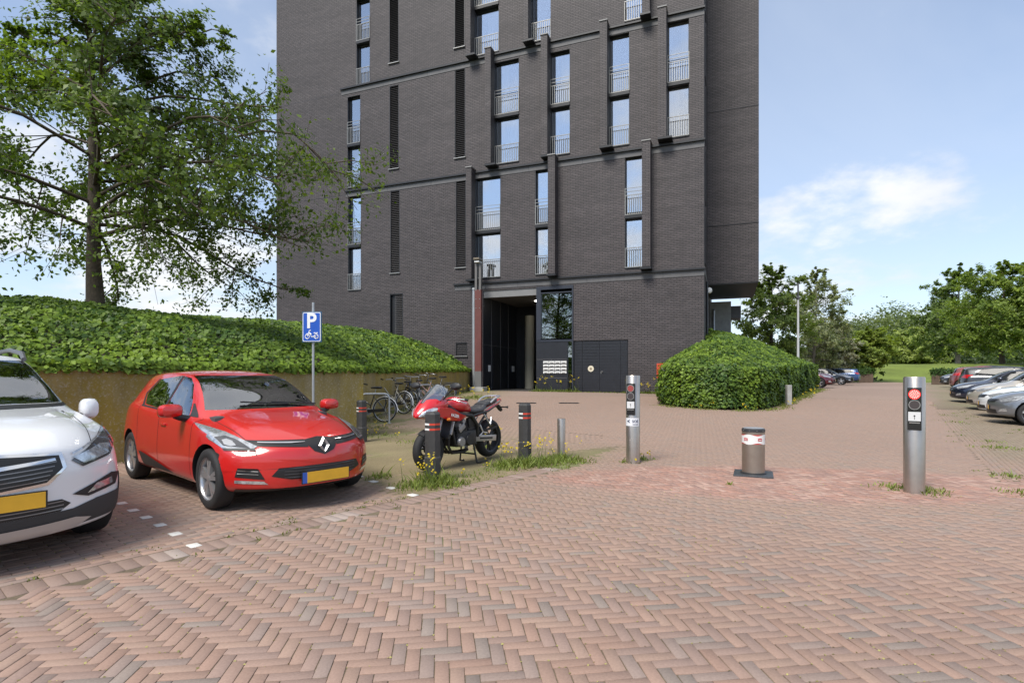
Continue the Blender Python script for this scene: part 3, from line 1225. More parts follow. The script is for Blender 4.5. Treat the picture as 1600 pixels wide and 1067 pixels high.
def make_window(u0, u1, z0, z1, extra, first, curtain):
    f = MB()
    t = .05
    yb = REC
    for (a, b, c, d) in ((u0, u0 + t, z0, z1), (u1 - t, u1, z0, z1), (u0 + t, u1 - t, z0, z0 + t), (u0 + t, u1 - t, z1 - t * 1.4, z1)):
        f.box(((a + b) / 2, yb + .035, (c + d) / 2), (b - a, .07, d - c))
    e = .012
    f.box((u0 + e / 2, yb / 2, (z0 + z1) / 2), (e, yb, z1 - z0))
    f.box((u1 - e / 2, yb / 2, (z0 + z1) / 2), (e, yb, z1 - z0))
    f.box(((u0 + u1) / 2, yb / 2 - .02, z0 + .02), (u1 - u0 - .03, yb + .04, .04))
    f.box(((u0 + u1) / 2, yb / 2, z1 - e), (u1 - u0 - .03, yb, .02))
    if extra:
        zt = z0 + (z1 - z0) * .30
        f.box(((u0 + u1) / 2, yb + .035, z0 + .13), (u1 - u0 - .1, .07, .16))
    w = f.build('window', M_BLACK, tower)
    MB().box(((u0 + u1) / 2, yb + .045, (z0 + z1) / 2), (u1 - u0 - 2 * t + .004, .012, z1 - z0 - 2 * t + .004)).build('pane', M_GLASS, w)
    # curtain with folds
    ca, cb_ = curtain
    if cb_ > ca:
        n = max(8, int((cb_ - ca) * 34))
        P, Q = [], []
        for i in range(n + 1):
            s = ca + (cb_ - ca) * i / n
            x = u0 + .06 + (u1 - u0 - .12) * s
            y = yb + .13 + .03 * math.sin(i * 2.1) + .015 * math.sin(i * 5.3)
            P += [(x, y, z0 + .07), (x, y, z1 - .08)]
        for i in range(n):
            Q.append((2 * i, 2 * i + 2, 2 * i + 3, 2 * i + 1))
        MB().add(P, Q).build('curtain', M_CURTAIN, w, True)
    r = MB()
    hh = .98
    rl = [z0 + .06, z0 + hh] + ([z0 + hh + .17, z0 + hh + .34] if extra else [])
    for zr in rl[:2]:
        r.box(((u0 + u1) / 2, -.03, zr), (u1 - u0, .035, .03))
    for zr in rl[2:]:
        r.box(((u0 + u1) / 2, -.03, zr), (u1 - u0, .022, .022))
    nb = max(5, int(round((u1 - u0) / .108)))
    for i in range(nb + 1):
        r.box((u0 + .02 + (u1 - u0 - .04) * i / nb, -.03, (rl[0] + rl[1]) / 2), (.022, .02, rl[1] - rl[0]))
    if extra:
        for s in (u0 + .012, u1 - .012):
            r.box((s, -.03, (rl[0] + rl[-1]) / 2), (.022, .022, rl[-1] - rl[0]))
    r.build('railing', M_RAIL, w)


CURT = [(.0, 1), (.45, 1), (.0, 1), (.0, .0), (.0, 1), (.62, 1), (.0, .5)]
ci = 0
for (xl, xr, rows, fin, fp), (u0, u1, z0, z1) in zip(WINS, openings[:nw]):
    xm = (xl + xr) / 2
    edges = [z1]
    for (ra, rb), (rc, rd) in zip(rows[:-1], rows[1:]):
        edges.append((fz(xm, rb) + fz(xm, rc)) / 2)
    edges.append(z0)
    for i in range(len(rows)):
        zt, zb_ = edges[i], edges[i + 1]
        make_window(u0, u1, zb_ + (.06 if i < len(rows) - 1 else .02), zt - (.06 if i else .0), i == len(rows) - 2, i == 0, CURT[ci % 7])
        ci += 1
    for zt in edges[1:-1]:
        MB().box(((u0 + u1) / 2, .07, zt), (u1 - u0 - .002, .24, .11)).build('spandrel', M_BLACK, tower)
    if fin:
        fa, fb = fu(fp[0], PRO), fu(fp[1], PRO)
        band = [z for z in (Zb['C'], Zb['B'], Zb['A'], Zb['A'] + 6.03) if z > z1 - .6][0]
        zt = band + .16
        fo = MB().box(((fa + fb) / 2, PRO / 2, (z0 - .03 + zt) / 2), (fb - fa, -PRO, zt - z0 + .03)).build('fin', M_BRICK, tower)
        MB().box(((fa + fb) / 2, PRO / 2 - .01, zt + .03), (fb - fa + .05, -PRO + .05, .05)).build('coping', mat('coping_grey', (.26, .255, .25), .6), fo)
        sa, sb = (fa - .02, u1 * .0 + fb + .25) if fin == 'l' else (fa - .1, fb + .03)
        MB().box(((sa + sb) / 2, PRO / 2 - .005, z0 - .09), (sb - sa, -PRO + .02, .09)).build('soffit', M_BLACK, fo)
for xl, xr, yt, yb in LOUV:
    xm = (xl + xr) / 2
    u0, u1, z0, z1 = fu(xl), fu(xr), fz(xm, yb), fz(xm, yt)
    f = MB()
    for (a, b, c, d) in ((u0, u0 + .04, z0, z1), (u1 - .035, u1, z0, z1), (u0, u1, z0, z0 + .04), (u0, u1, z1 - .04, z1)):
        f.box(((a + b) / 2, .07, (c + d) / 2), (b - a, .14, d - c))
    f.box(((u0 + u1) / 2, .15, (z0 + z1) / 2), (u1 - u0, .02, z1 - z0))
    lo = f.build('louvre', M_BLACK, tower)
    sl = MB()
    nsl = int((z1 - z0) / .1)
    uo = u0 + .04 if xl != 609 else u0 + .32
    for i in range(nsl):
        z = z0 + (i + .5) * (z1 - z0) / nsl
        sl.add([(uo, .015, z - .035), (u1 - .035, .015, z - .035), (u1 - .035, .09, z + .04), (uo, .09, z + .04)], [(0, 1, 2, 3)])
    sl.build('slats', mat('louvre_slat', (.055, .053, .055), .5, .3), lo)
    MB().box(((u0 + u1) / 2, -.03, z0 - .025), (u1 - u0 + .08, .1, .045)).build('sill', M_RAIL, lo)

# entrance recess
u0, u1, z0, z1 = EN
rec = MB()
dp = 5.0
zc = z1 - .30
rec.add([(u0, 0, 0), (u0, dp, 0), (u0, dp, z1), (u0, 0, z1)], [(0, 1, 2, 3)])
rec.add([(u1, .3, 0), (u1, dp, 0), (u1, dp, z1), (u1, .3, z1)], [(0, 1, 2, 3)])
rec.add([(u0, dp, 0), (u1, dp, 0), (u1, dp, z1), (u0, dp, z1)], [(0, 1, 2, 3)])
eo = rec.build('entrance_recess', M_DARKBLUE, tower)
MB().box(((u0 + u1) / 2, dp / 2 + .2, zc + .02), (u1 - u0, dp - .4, .04)).build('ceiling', mat('soffit_grey', (.16, .155, .145), .8), eo)
MB().box(((u0 + u1) / 2, .2, z1 - .16), (u1 - u0 - .004, .3, .42)).build('lintel', mat('lintel_grey', (.20, .20, .20), .7, vary=(2, .15)), eo)
MB().lathe([(.0, 0), (.12, 0), (.12, .02), (.0, .02)], (u0 + (u1 - u0) * .72, 2.6, zc - .025), 'z', 16, False).build('ceiling_lamp', mat('lamp_glow', (.9, .9, .85), .5, emit=((1, .93, .80), 30.0)), eo)
MB().lathe([(.28, 0), (.28, 4.6)], (fu(827.5, 4.2), 4.2, .3), 'z', 20).build('column', mat('column_concrete', (.34, .33, .27), .6), eo, True)
dmb = MB()
for k in range(3):
    ua = u0 + .5 + k * .92
    dmb.box((ua + .43, dp - .06, .56 + 1.12), (.84, .08, 2.24))
dmb.build('door', mat('recess_door', (.022, .024, .028), .35), eo)
MB().box((u0 + .02, 1.7, .56 + 1.15), (.05, .9, 2.3)).build('side_door', M_BLACK, eo)
for d_ in (1.1, 2.4, 3.6):
    MB().box((u0 + .012, d_, z1 / 2), (.02, .03, z1)).build('panel_joint', M_STEELBEAM, eo)
MB().box((u0 + .012, dp / 2, 3.0), (.02, dp - .1, .03)).build('panel_joint', M_STEELBEAM, eo)
for (uu, dd) in ((u0 + .03, .77), (u0 + .03, 4.35)):
    MB().box((uu, dd, 1.75), (.03, .28 if dd < 2 else .36, .34)).build('notice', M_WHITE, eo)
MB().box(((u0 + u1) / 2, dp / 2, .545), (u1 - u0, dp, .05)).build('threshold', mat('dark_floor', (.05, .048, .045), .6), eo)

# tall window over the letterboxes
u0, u1, z0, z1 = GL
zp = fz(867, 532)
gf = MB()
for (a, b, c, d) in ((u0, u0 + .24, zp, z1), (u1 - .07, u1, z0, z1), (u0 + .24, u1 - .07, z1 - .16, z1), (u0 + .24, u1 - .07, z1 - .36, z1 - .30), (u0, u1 - .07, zp - .06, zp + .04)):
    gf.box(((a + b) / 2, .06, (c + d) / 2), (b - a, .2, d - c))
gw = gf.build('stair_window', mat('navy_frame', (.028, .033, .047), .4), tower)
MB().box(((u0 + u1) / 2 + .08, .08, (zp + z1) / 2 - .1), (u1 - u0 - .28, .014, z1 - zp - .42)).build('pane', M_GLASSD, gw)
MB().box((u1 - .19, .08, (z0 + zp) / 2), (.24, .014, zp - z0)).build('side_pane', M_GLASSD, gw)
MB().box(((u0 + u1) / 2, 1.6, (zp + z1) / 2), (u1 - u0 - .1, .05, z1 - zp + 2)).build('stair_wall', M_INSIDE, gw)
MB().box(((u0 + u1) / 2 + .5, 1.2, zp + 1.05), (.9, .3, .1), Matrix.Rotation(R(20), 3, 'Y')).build('handrail', mat('oak_rail', (.42, .22, .07), .5), gw)
pu1 = u1 - .31
pn = MB().box(((u0 + pu1) / 2, .05, (z0 + zp - .06) / 2), (pu1 - u0, .14, zp - .06 - z0)).build('letterbox_panel', M_DARKBLUE, tower)
MB().box(((u0 + pu1) / 2, -.026, fz(867, 590.5)), (pu1 - u0 - .05, .012, .02)).build('groove', M_STEELBEAM, pn)
MB().box(((u0 + pu1) / 2, -.026, fz(867, 561.5)), (pu1 - u0 - .05, .012, .02)).build('groove', M_STEELBEAM, pn)
la, lb = fu(849), fu(886)
zt, zb_ = fz(867, 563.2), fz(867, 584.2)
for r_ in range(4):
    for c_ in range(4):
        cw = (lb - la) / 4
        chh = (zt - zb_) / 4
        bx = MB()
        cx_, cz_ = la + (c_ + .5) * cw, zt - (r_ + .5) * chh
        bx.box((cx_, -.045, cz_), (cw * .93, .05, chh * .70), bev=.008)
        bo = bx.build('letterbox', mat('letterbox_white', (.66, .66, .64), .4), pn)
        MB().box((cx_, -.073, cz_ - chh * .20), (cw * .55, .006, .022)).build('slot', M_BLACK, bo)

# double service door
u0, u1, z0, z1 = DR
db = MB()
db.box(((u0 + u1) / 2, .12, (z0 + z1) / 2), (u1 - u0, .1, z1 - z0))
dro = db.build('service_door', M_DARKBLUE, tower)
for (a, b) in ((u0 + .05, u0 + .42), (u0 + .45, fu(936.2)), (fu(936.6), fu(969)), (fu(969.4), u1 - .05)):
    zn = int((z1 - .58) / .14)
    lf = MB()
    for i in range(zn):
        za = .58 + i * (z1 - .62) / zn
        lf.box(((a + b) / 2, .055, za + (z1 - .62) / zn / 2), (b - a, .03, (z1 - .62) / zn - .012))
    lf.build('leaf', M_DARKBLUE, dro)
MB().lathe([(.0, -.01), (.15, -.01), (.15, .01), (.0, .01)], (fu(923), .03, fz(923, 576)), 'y', 20, False).build('round_sign', mat('cream_sign', (.66, .60, .46), .5), dro)
MB().lathe([(.0, -.016), (.06, -.016), (.06, .0), (.0, .0)], (fu(923), .026, fz(923, 576)), 'y', 16, False).build('sign_symbol', mat('sign_brown', (.25, .2, .13), .5), dro)
MB().tube([(fu(939), .03, fz(939, 584)), (fu(939), .03, fz(939, 580.5)), (fu(942), .0, fz(939, 580.5))], .022).build('handle', M_RAIL, dro, True)

# steel mast with lamp in front of the entrance corner
def t2w(u, d, z):
    p = TL + TA * u + TN * d
    return Vector((p[0], p[1], z))


uc = fu(747.6, -.6)
lm = empty('lamp_mast', t2w(uc, -.6, .52), math.atan2(TA[1], TA[0]))
tag(lm, 'rust red and grey steel lamp mast standing beside the tower entrance', 'lamp mast')
zz = lambda y: fz(747.6, y, -.6) - .52
for s in (-.115, .115):
    MB().box((s, 0, (zz(412) + zz(453)) / 2), (.12, .16, zz(412) - zz(453))).build('upper_profile', mat('mast_grey', (.16, .15, .14), .5, .3), lm)
rb = MB().box((0, 0, (zz(453) + zz(580)) / 2), (.36, .17, zz(453) - zz(580))).build('red_casing', mat('rust_red', (.125, .038, .032), .6, vary=(3, .2)), lm)
for yb in (453.5, 467, 481):
    for s in (-.1, .1):
        MB().lathe([(.0, -.012), (.022, -.012), (.022, .0)], (s, -.086, zz(yb) - .02), 'y', 8, False).build('bolt', M_RAIL, rb)
MB().box((0, 0, zz(596) / 1.0), (.37, .18, zz(580) - zz(612))).build('grey_foot', mat('mast_foot', (.13, .13, .13), .6), lm)
MB().box((0, 0, .12), (.75, .6, .24), bev=.03).build('plinth', M_LIGHTCONC, lm)
hd = MB().box((0, -.05, zz(406)), (.34, .5, .12), bev=.03).build('lamp_head', mat('lamp_bronze', (.16, .13, .09), .4, .4), lm)
MB().box((0, -.05, zz(410)), (.26, .4, .08), bev=.02).build('lens', M_WHITE, hd)
dp_ = empty('drainpipe', t2w(fu(740.5, -.15), -.15, .4), math.atan2(TA[1], TA[0]))
tag(dp_, 'pale grey drainpipe running up beside the rust red mast', 'drainpipe')
MB().tube([(0, 0, 0), (0, 0, fz(740.5, 453, -.15) - .4)], .085, 12).build('pipe', M_GALV, dp_, True)
MB().lathe([(.05, 0), (.1, .02), (.1, .08), (.04, .12)], (0, 0, fz(740.5, 453, -.15) - .4), 'z', 12).build('cap', M_WHITE, dp_, True)


# ---------------------------------------------------------------- cars
def pch(pts, x):
    """monotone cubic interpolation through (x, value) points"""
    p = sorted(pts)
    X = np.array([a for a, _ in p], float)
    Y = np.array([b for _, b in p], float)
    h = np.diff(X)
    s = np.diff(Y) / h
    m = np.zeros(len(X))
    m[0], m[-1] = s[0], s[-1]
    for i in range(1, len(X) - 1):
        if s[i - 1] * s[i] > 0:
            w1_, w2_ = 2 * h[i] + h[i - 1], h[i] + 2 * h[i - 1]
            m[i] = (w1_ + w2_) / (w1_ / s[i - 1] + w2_ / s[i])
    x = np.clip(x, X[0], X[-1])
    i = np.clip(np.searchsorted(X, x) - 1, 0, len(X) - 2)
    t = (x - X[i]) / h[i]
    return (Y[i] * (1 + 2 * t) * (1 - t) ** 2 + h[i] * m[i] * t * (1 - t) ** 2 + Y[i + 1] * t * t * (3 - 2 * t) + h[i] * m[i + 1] * t * t * (t - 1))


def catmull(P, n):
    P = np.array(P, float)
    d = np.concatenate([[0], np.cumsum(np.linalg.norm(np.diff(P, axis=0), axis=1) ** .5)])
    t = np.linspace(0, d[-1], n)
    out = []
    T = np.zeros_like(P)
    for i in range(len(P)):
        a, b = max(i - 1, 0), min(i + 1, len(P) - 1)
        T[i] = (P[b] - P[a]) / (d[b] - d[a])
    for tt in t:
        i = min(max(np.searchsorted(d, tt) - 1, 0), len(P) - 2)
        h = d[i + 1] - d[i]
        s = (tt - d[i]) / h
        out.append(P[i] * (1 + 2 * s) * (1 - s) ** 2 + T[i] * h * s * (1 - s) ** 2 + P[i + 1] * s * s * (3 - 2 * s) + T[i + 1] * h * s * s * (s - 1))
    return np.array(out)


def car_body(sp, nx, ns):
    """closed shell of a car: sections across, bowed in plan at nose and tail, with wheel wells cut out"""
    xn, xt, W = sp['xn'], sp['xt'], sp['W']
    e = np.array([0, .02, .05, .09, .14])
    xs_ = np.concatenate([xn - e, np.linspace(xn - .22, xt + .2, nx), (xt + e)[::-1]])
    bm = bmesh.new()
    loops = []
    pts_all = []
    for x in xs_:
        top, belt = float(pch(sp['top'], x)), float(pch(sp['belt'], x))
        wm, wb, wr = W * float(pch(sp['wm'], x)), W * float(pch(sp['wb'], x)), W * float(pch(sp['wr'], x))
        bot = float(pch(sp['bot'], x))
        crown = float(pch(sp['crown'], x))
        belt = min(belt, top - crown * 1.15)
        te = top - crown
        P = [(0, bot), (wm * .80, bot), (wm * .955, bot + .05), (wm * .995, bot + .20), (wm, bot + .55 * (belt - bot)), ((wm * .55 + wb * .45), belt - .05), (wb, belt + .008),
             (wb + (wr - wb) * .52 + .006, belt + .52 * (te - belt)), (wr, te), (wr * .86, top - crown * .42), (wr * .45, top - crown * .08), (0, top)]
        half = catmull(P, ns)
        ed = min(xn - x, x - xt)
        if ed < .14:
            k = 1 - .085 * (1 - math.sqrt(max(0, 1 - (1 - ed / .14) ** 2)))
            zc_ = (bot + top) / 2
            half[:, 0] *= k
            half[:, 1] = zc_ + (half[:, 1] - zc_) * k
        loop = [(x, y, z) for y, z in half] + [(x, -y, z) for y, z in half[-2:0:-1]]
        pts_all.append(loop)
    # caps as shrinking rings
    for end in (0, -1):
        base = np.array(pts_all[end])
        c = base.mean(0)
        seq = []
        for k in (.9, .75, .55, .3, .08):
            seq.append([tuple(c + (p - c) * k) for p in base])
        if end == 0:
            pts_all = list(reversed(seq)) + pts_all
        else:
            pts_all = pts_all + seq
    A = np.array(pts_all)
    x, y, z = A[..., 0], A[..., 1], A[..., 2]
    t = np.abs(y) / W
    sf = np.clip(x / xn, 0, 1)
    sr = np.clip(x / xt, 0, 1)
    fade = np.clip((x - (xn - .55)) / .55, 0, 1)
    rfade = np.clip(((xt + .4) - x) / .4, 0, 1)
    zn0 = sp.get('nose_z', .48)
    x2 = x - sp['kf'] * sf ** 1.6 * t ** 2.3 + sp['kr'] * sr ** 2 * t ** 2.3
    x2 = x2 - fade * (sp.get('nt', .10) * np.clip((z - zn0) / .3, 0, 2) ** 1.6 + .06 * np.clip((.36 - z) / .2, 0, 1) ** 1.5)
    x2 = x2 + rfade * .05 * np.clip((.36 - z) / .2, 0, 1)
    A[..., 0] = x2
    nr, nl = A.shape[:2]
    me = bpy.data.meshes.new('tmp')
    idx = np.arange(nr * nl).reshape(nr, nl)
    faces = []
    for i in range(nr - 1):
        for k in range(nl):
            k2 = (k + 1) % nl
            faces.append((idx[i, k], idx[i, k2], idx[i + 1, k2], idx[i + 1, k]))
    faces.append(tuple(idx[0]))
    faces.append(tuple(reversed(idx[-1])))
    me.from_pydata([tuple(p) for p in A.reshape(-1, 3)], [], [tuple(int(q) for q in f) for f in faces])
    bm = bmesh.new()
    bm.from_mesh(me)
    bmesh.ops.recalc_face_normals(bm, faces=list(bm.faces))
    bm.to_mesh(me)
    bm.free()
    # wheel wells
    cut = MB()
    for ax in (sp['fa'], sp['ra']):
        for s in (-1, 1):
            cut.lathe([(sp['Rw'], s * W * .50), (sp['Rw'], s * W * 1.25)], (ax, 0, sp['rw'] + .01), 'y', 40)
    co = cut.build('cut', None)
    bo = bpy.data.objects.new('tmpbody', me)
    COL.objects.link(bo)
    md = bo.modifiers.new('b', 'BOOLEAN')
    md.operation = 'DIFFERENCE'
    md.object = co
    md.solver = 'EXACT'
    dg = bpy.context.evaluated_depsgraph_get()
    res = bpy.data.meshes.new_from_object(bo.evaluated_get(dg))
    bpy.data.objects.remove(bo)
    bpy.data.objects.remove(co)
    out = bmesh.new()
    out.from_mesh(res)
    bpy.data.meshes.remove(res)
    out.normal_update()
    return out


AXI = {'side': (0, 2), 'front': (1, 2), 'top': (0, 1)}


def _planes(poly, view):
    i, j = AXI[view]
    n = len(poly)
    area = sum(poly[k][0] * poly[(k + 1) % n][1] - poly[(k + 1) % n][0] * poly[k][1] for k in range(n))
    if area < 0:
        poly = poly[::-1]
    out = []
    for k in range(n):
        a, b = poly[k], poly[(k + 1) % n]
        co = Vector((0, 0, 0))
        co[i], co[j] = a
        no = Vector((0, 0, 0))
        no[i], no[j] = (b[1] - a[1]), -(b[0] - a[0])
        out.append((co, no.normalized()))
    return out


def _side_ok(f, view, sign, sp):
    c, n = f.calc_center_median(), f.normal
    if abs(c.y) > sp['W'] * .45 and min(math.hypot(c.x - sp['fa'], c.z - sp['rw'] - .01), math.hypot(c.x - sp['ra'], c.z - sp['rw'] - .01)) < sp['Rw'] + .004:
        return False
    if view == 'side':
        return c.y * sign > .05 and n.y * sign > .12
    if view == 'front':
        return n.x * sign > .10 and c.x * sign > 0
    return n.z > .2


class Car:
    def __init__(s, sp, nx, ns):
        s.sp = sp
        s.body = car_body(sp, nx, ns)

    def patch(s, polys, view, sign, mat_, name, parent, off=.004, cut=False, smooth=True):
        """piece of the body's skin inside convex outlines drawn in side, front or top view; cut = leave a real opening"""
        V, Fc = [], []
        for poly in polys:
            pl = _planes(poly, view)
            i, j = AXI[view]
            lo = [min(p[0] for p in poly), min(p[1] for p in poly)]
            hi = [max(p[0] for p in poly), max(p[1] for p in poly)]

            def near_(f):
                a0 = min(v.co[i] for v in f.verts); a1 = max(v.co[i] for v in f.verts)
                b0 = min(v.co[j] for v in f.verts); b1 = max(v.co[j] for v in f.verts)
                return a1 >= lo[0] and a0 <= hi[0] and b1 >= lo[1] and b0 <= hi[1] and _side_ok(f, view, sign, s.sp)
            if cut:
                for co, no in pl:
                    fs = [f for f in s.body.faces if near_(f)]
                    ge = set(fs)
                    for f in fs:
                        ge.update(f.edges)
                        ge.update(f.verts)
                    bmesh.ops.bisect_plane(s.body, geom=list(ge), dist=1e-5, plane_co=co, plane_no=no)
                s.body.normal_update()
                kill = [f for f in s.body.faces if near_(f) and all((f.calc_center_median() - co).dot(no) < 1e-5 for co, no in pl)]
                for f in kill:
                    n0 = len(V)
                    V += [v.co + v.normal * off for v in f.verts]
                    Fc.append(tuple(range(n0, n0 + len(f.verts))))
                bmesh.ops.delete(s.body, geom=kill, context='FACES')
            else:
                t = bmesh.new()
                m = {}
                for f in s.body.faces:
                    if near_(f):
                        vs_ = []
                        for v in f.verts:
                            if v not in m:
                                m[v] = t.verts.new(v.co + v.normal * off)
                            vs_.append(m[v])
                        try:
                            t.faces.new(vs_)
                        except ValueError:
                            pass
                for co, no in pl:
                    bmesh.ops.bisect_plane(t, geom=list(t.verts) + list(t.edges) + list(t.faces), dist=1e-6, plane_co=co, plane_no=no, clear_outer=True)
                n0 = len(V)
                t.verts.index_update()
                V += [v.co.copy() for v in t.verts]
                Fc += [tuple(v.index + n0 for v in f.verts) for f in t.faces]
                t.free()
        if not Fc:
            return None
        me = bpy.data.meshes.new(name)
        me.from_pydata([tuple(v) for v in V], [], Fc)
        bm = bmesh.new()
        bm.from_mesh(me)
        bmesh.ops.remove_doubles(bm, verts=list(bm.verts), dist=.0004)
        bm.normal_update()
        bm.to_mesh(me)
        bm.free()
        if smooth:
            me.polygons.foreach_set('use_smooth', [True] * len(me.polygons))
        me.materials.append(mat_)
        return link(bpy.data.objects.new(name, me), parent)

    def pair(s, polys, mat_, name, parent, off=.004, cut=False):
        for sg in (1, -1):
            s.patch(polys, 'side', sg, mat_, name, parent, off, cut)

    def front_pair(s, polys, mat_, name, parent, off=.004, rear=False):
        if any(y < 0 for p in polys for y, z in p):
            full = [[(max(y, 0.0) * sg, z) for y, z in p] for p in polys for sg in (1, -1)]
            s.patch(full, 'front', -1 if rear else 1, mat_, name, parent, off)
            return
        for sg in (1, -1):
            s.patch([[(y * sg, z) for y, z in p] for p in polys], 'front', -1 if rear else 1, mat_, name, parent, off)

    def finish(s, name, paint, parent):
        sp = s.sp
        me = bpy.data.meshes.new(name)
        dark = []
        for f in s.body.faces:
            c = f.calc_center_median()
            d = min(math.hypot(c.x - sp['fa'], c.z - sp['rw'] - .01), math.hypot(c.x - sp['ra'], c.z - sp['rw'] - .01))
            f.material_index = 1 if (d < sp['Rw'] + .004 and abs(c.y) > sp['W'] * .45) or f.normal.z < -.85 and c.z < .35 else 0
            f.smooth = True
        s.body.to_mesh(me)
        s.body.free()
        try:
            me.set_sharp_from_angle(angle=R(38))
        except Exception:
            pass
        me.materials.append(paint)
        me.materials.append(M_PLASTIC)
        return link(bpy.data.objects.new(name, me), parent)


def paint_mat(name, base, metal=0.0, rough=.34, inside_col=(.03, .03, .03)):
    m, n, l, b = nodes_of(name)
    geo = n.new('ShaderNodeNewGeometry')
    mx = n.new('ShaderNodeMixRGB')
    l.new(geo.outputs['Backfacing'], mx.inputs[0])
    mx.inputs[1].default_value = (*base, 1)
    mx.inputs[2].default_value = (*inside_col, 1)
    l.new(mx.outputs[0], b.inputs['Base Color'])
    b.inputs['Metallic'].default_value = metal
    b.inputs['Roughness'].default_value = rough
    b.inputs['Coat Weight'].default_value = 1.0
    b.inputs['Coat Roughness'].default_value = .03
    return m


M_CARGLASS = glass_mat('car_glass', (.72, .78, .75), .24)
M_CARDARK = mat('car_glass_dark', (.012, .014, .015), .08, 0, spec=.22)
M_HEADL = mat('headlamp', (.50, .52, .54), .14, .6, coat=1.0, vary=(22, .55))
M_HEADD = mat('headlamp_dark', (.07, .07, .075), .15, .3, coat=1.0)
M_TAIL = mat('tail_lamp', (.42, .012, .015), .2, coat=1.0)
M_PLATE = mat('number_plate_yellow', (.72, .40, .025), .45, vary=(7, .10))
M_PBLUE = mat('plate_blue', (.03, .10, .45), .45)
M_SEAM = mat('panel_gap', (.012, .01, .01), .8)
M_SEAT = mat('seat_cloth', (.035, .035, .038), .9)


def make_wheel(parent, x, y, r, rr, w, side, style, nm='wheel'):
    e = empty(nm, (x, y, r), 0, parent)
    s = side
    tp = [(rr * .98, -w / 2 * .9), (rr + .02, -w / 2), (r * .90, -w / 2 * 1.02), (r * .975, -w / 2 * .86), (r, -w / 2 * .6), (r, w / 2 * .6), (r * .975, w / 2 * .86), (r * .90, w / 2 * 1.02), (rr + .02, w / 2), (rr * .98, w / 2 * .9)]
    MB().lathe([(a, b * s) for a, b in tp], (0, 0, 0), 'y', 40, False).build('tyre', M_RUBBER, e, True, 50)
    rm = MB()
    rm.lathe([(rr, -w * .4 * s), (rr * .93, -w * .3 * s), (rr * .93, w * .30 * s), (rr * 1.0, w * .46 * s), (rr * 1.015, w * .47 * s)], (0, 0, 0), 'y', 40, False)
    rm.lathe([(rr * .20, w * .22 * s), (rr * .2, w * .40 * s), (rr * .12, w * .43 * s), (.0, w * .43 * s)], (0, 0, 0), 'y', 20, False)
    n = 5
    for k in range(n):
        for dlt in ((-.13, .13) if style == 'twin' else (0,)):
            a = 2 * math.pi * k / n + .31
            hw0, hw1 = (.018, .022) if style == 'twin' else (.045, .03)
            P = []
            for rad, hw, yo in ((rr * .12, hw0, .40), (rr * .96, hw1, .36)):
                aa = a + (dlt * (.6 if rad < rr * .5 else 1.35) if style == 'twin' else 0)
                c, sn = math.cos(aa), math.sin(aa)
                for q in (-1, 1):
                    for yy in (yo * w, yo * w - .045):
                        P.append((rad * c - q * hw * sn, yy * s, rad * sn + q * hw * c))
            rm.add(P, [(0, 2, 6, 4), (1, 5, 7, 3), (0, 4, 5, 1), (2, 3, 7, 6), (0, 1, 3, 2), (4, 6, 7, 5)])
    rm.build('rim', M_ALLOY, e, True, 35)
    MB().lathe([(.0, w * .1 * s), (rr * .93, w * .1 * s)], (0, 0, 0), 'y', 32, False).build('brake_disc', mat('brake_dark', (.03, .03, .032), .6, .3), e)
    return e


CLIO = dict(xn=2.14, xt=-1.915, W=.866, fa=1.295, ra=-1.295, rw=.312, Rw=.352, kf=.52, kr=.17, nt=.11, nose_z=.50,
            top=[(2.14, .655), (2.08, .70), (1.95, .765), (1.7, .845), (1.4, .905), (1.15, .945), (.98, .975), (.88, 1.01), (.45, 1.235), (.1, 1.375), (-.15, 1.42), (-.5, 1.445), (-.9, 1.440), (-1.3, 1.418), (-1.6, 1.375), (-1.70, 1.31), (-1.80, 1.08), (-1.855, .95), (-1.89, .80), (-1.915, .70)],
            belt=[(2.14, .57), (2.0, .66), (1.7, .745), (1.3, .82), (.9, .87), (.3, .90), (-.5, .94), (-1.0, .985), (-1.4, 1.03), (-1.7, .97), (-1.915, .62)],
            wm=[(2.14, .97), (1.8, .985), (1.3, 1.0), (0, .985), (-1.2, 1.0), (-1.7, .97), (-1.915, .94)],
            wb=[(2.14, .90), (1.6, .945), (.9, .94), (0, .925), (-.9, .93), (-1.4, .90), (-1.915, .84)],
            wr=[(2.14, .70), (1.6, .72), (1.0, .72), (.8, .74), (.4, .68), (0, .645), (-.8, .65), (-1.3, .64), (-1.6, .62), (-1.915, .64)],
            crown=[(2.14, .05), (1.6, .07), (1.05, .06), (.9, .035), (.4, .04), (0, .055), (-.8, .06), (-1.6, .05), (-1.915, .04)],
            bot=[(2.14, .24), (1.9, .20), (1.3, .19), (-1.3, .19), (-1.7, .24), (-1.915, .30)])
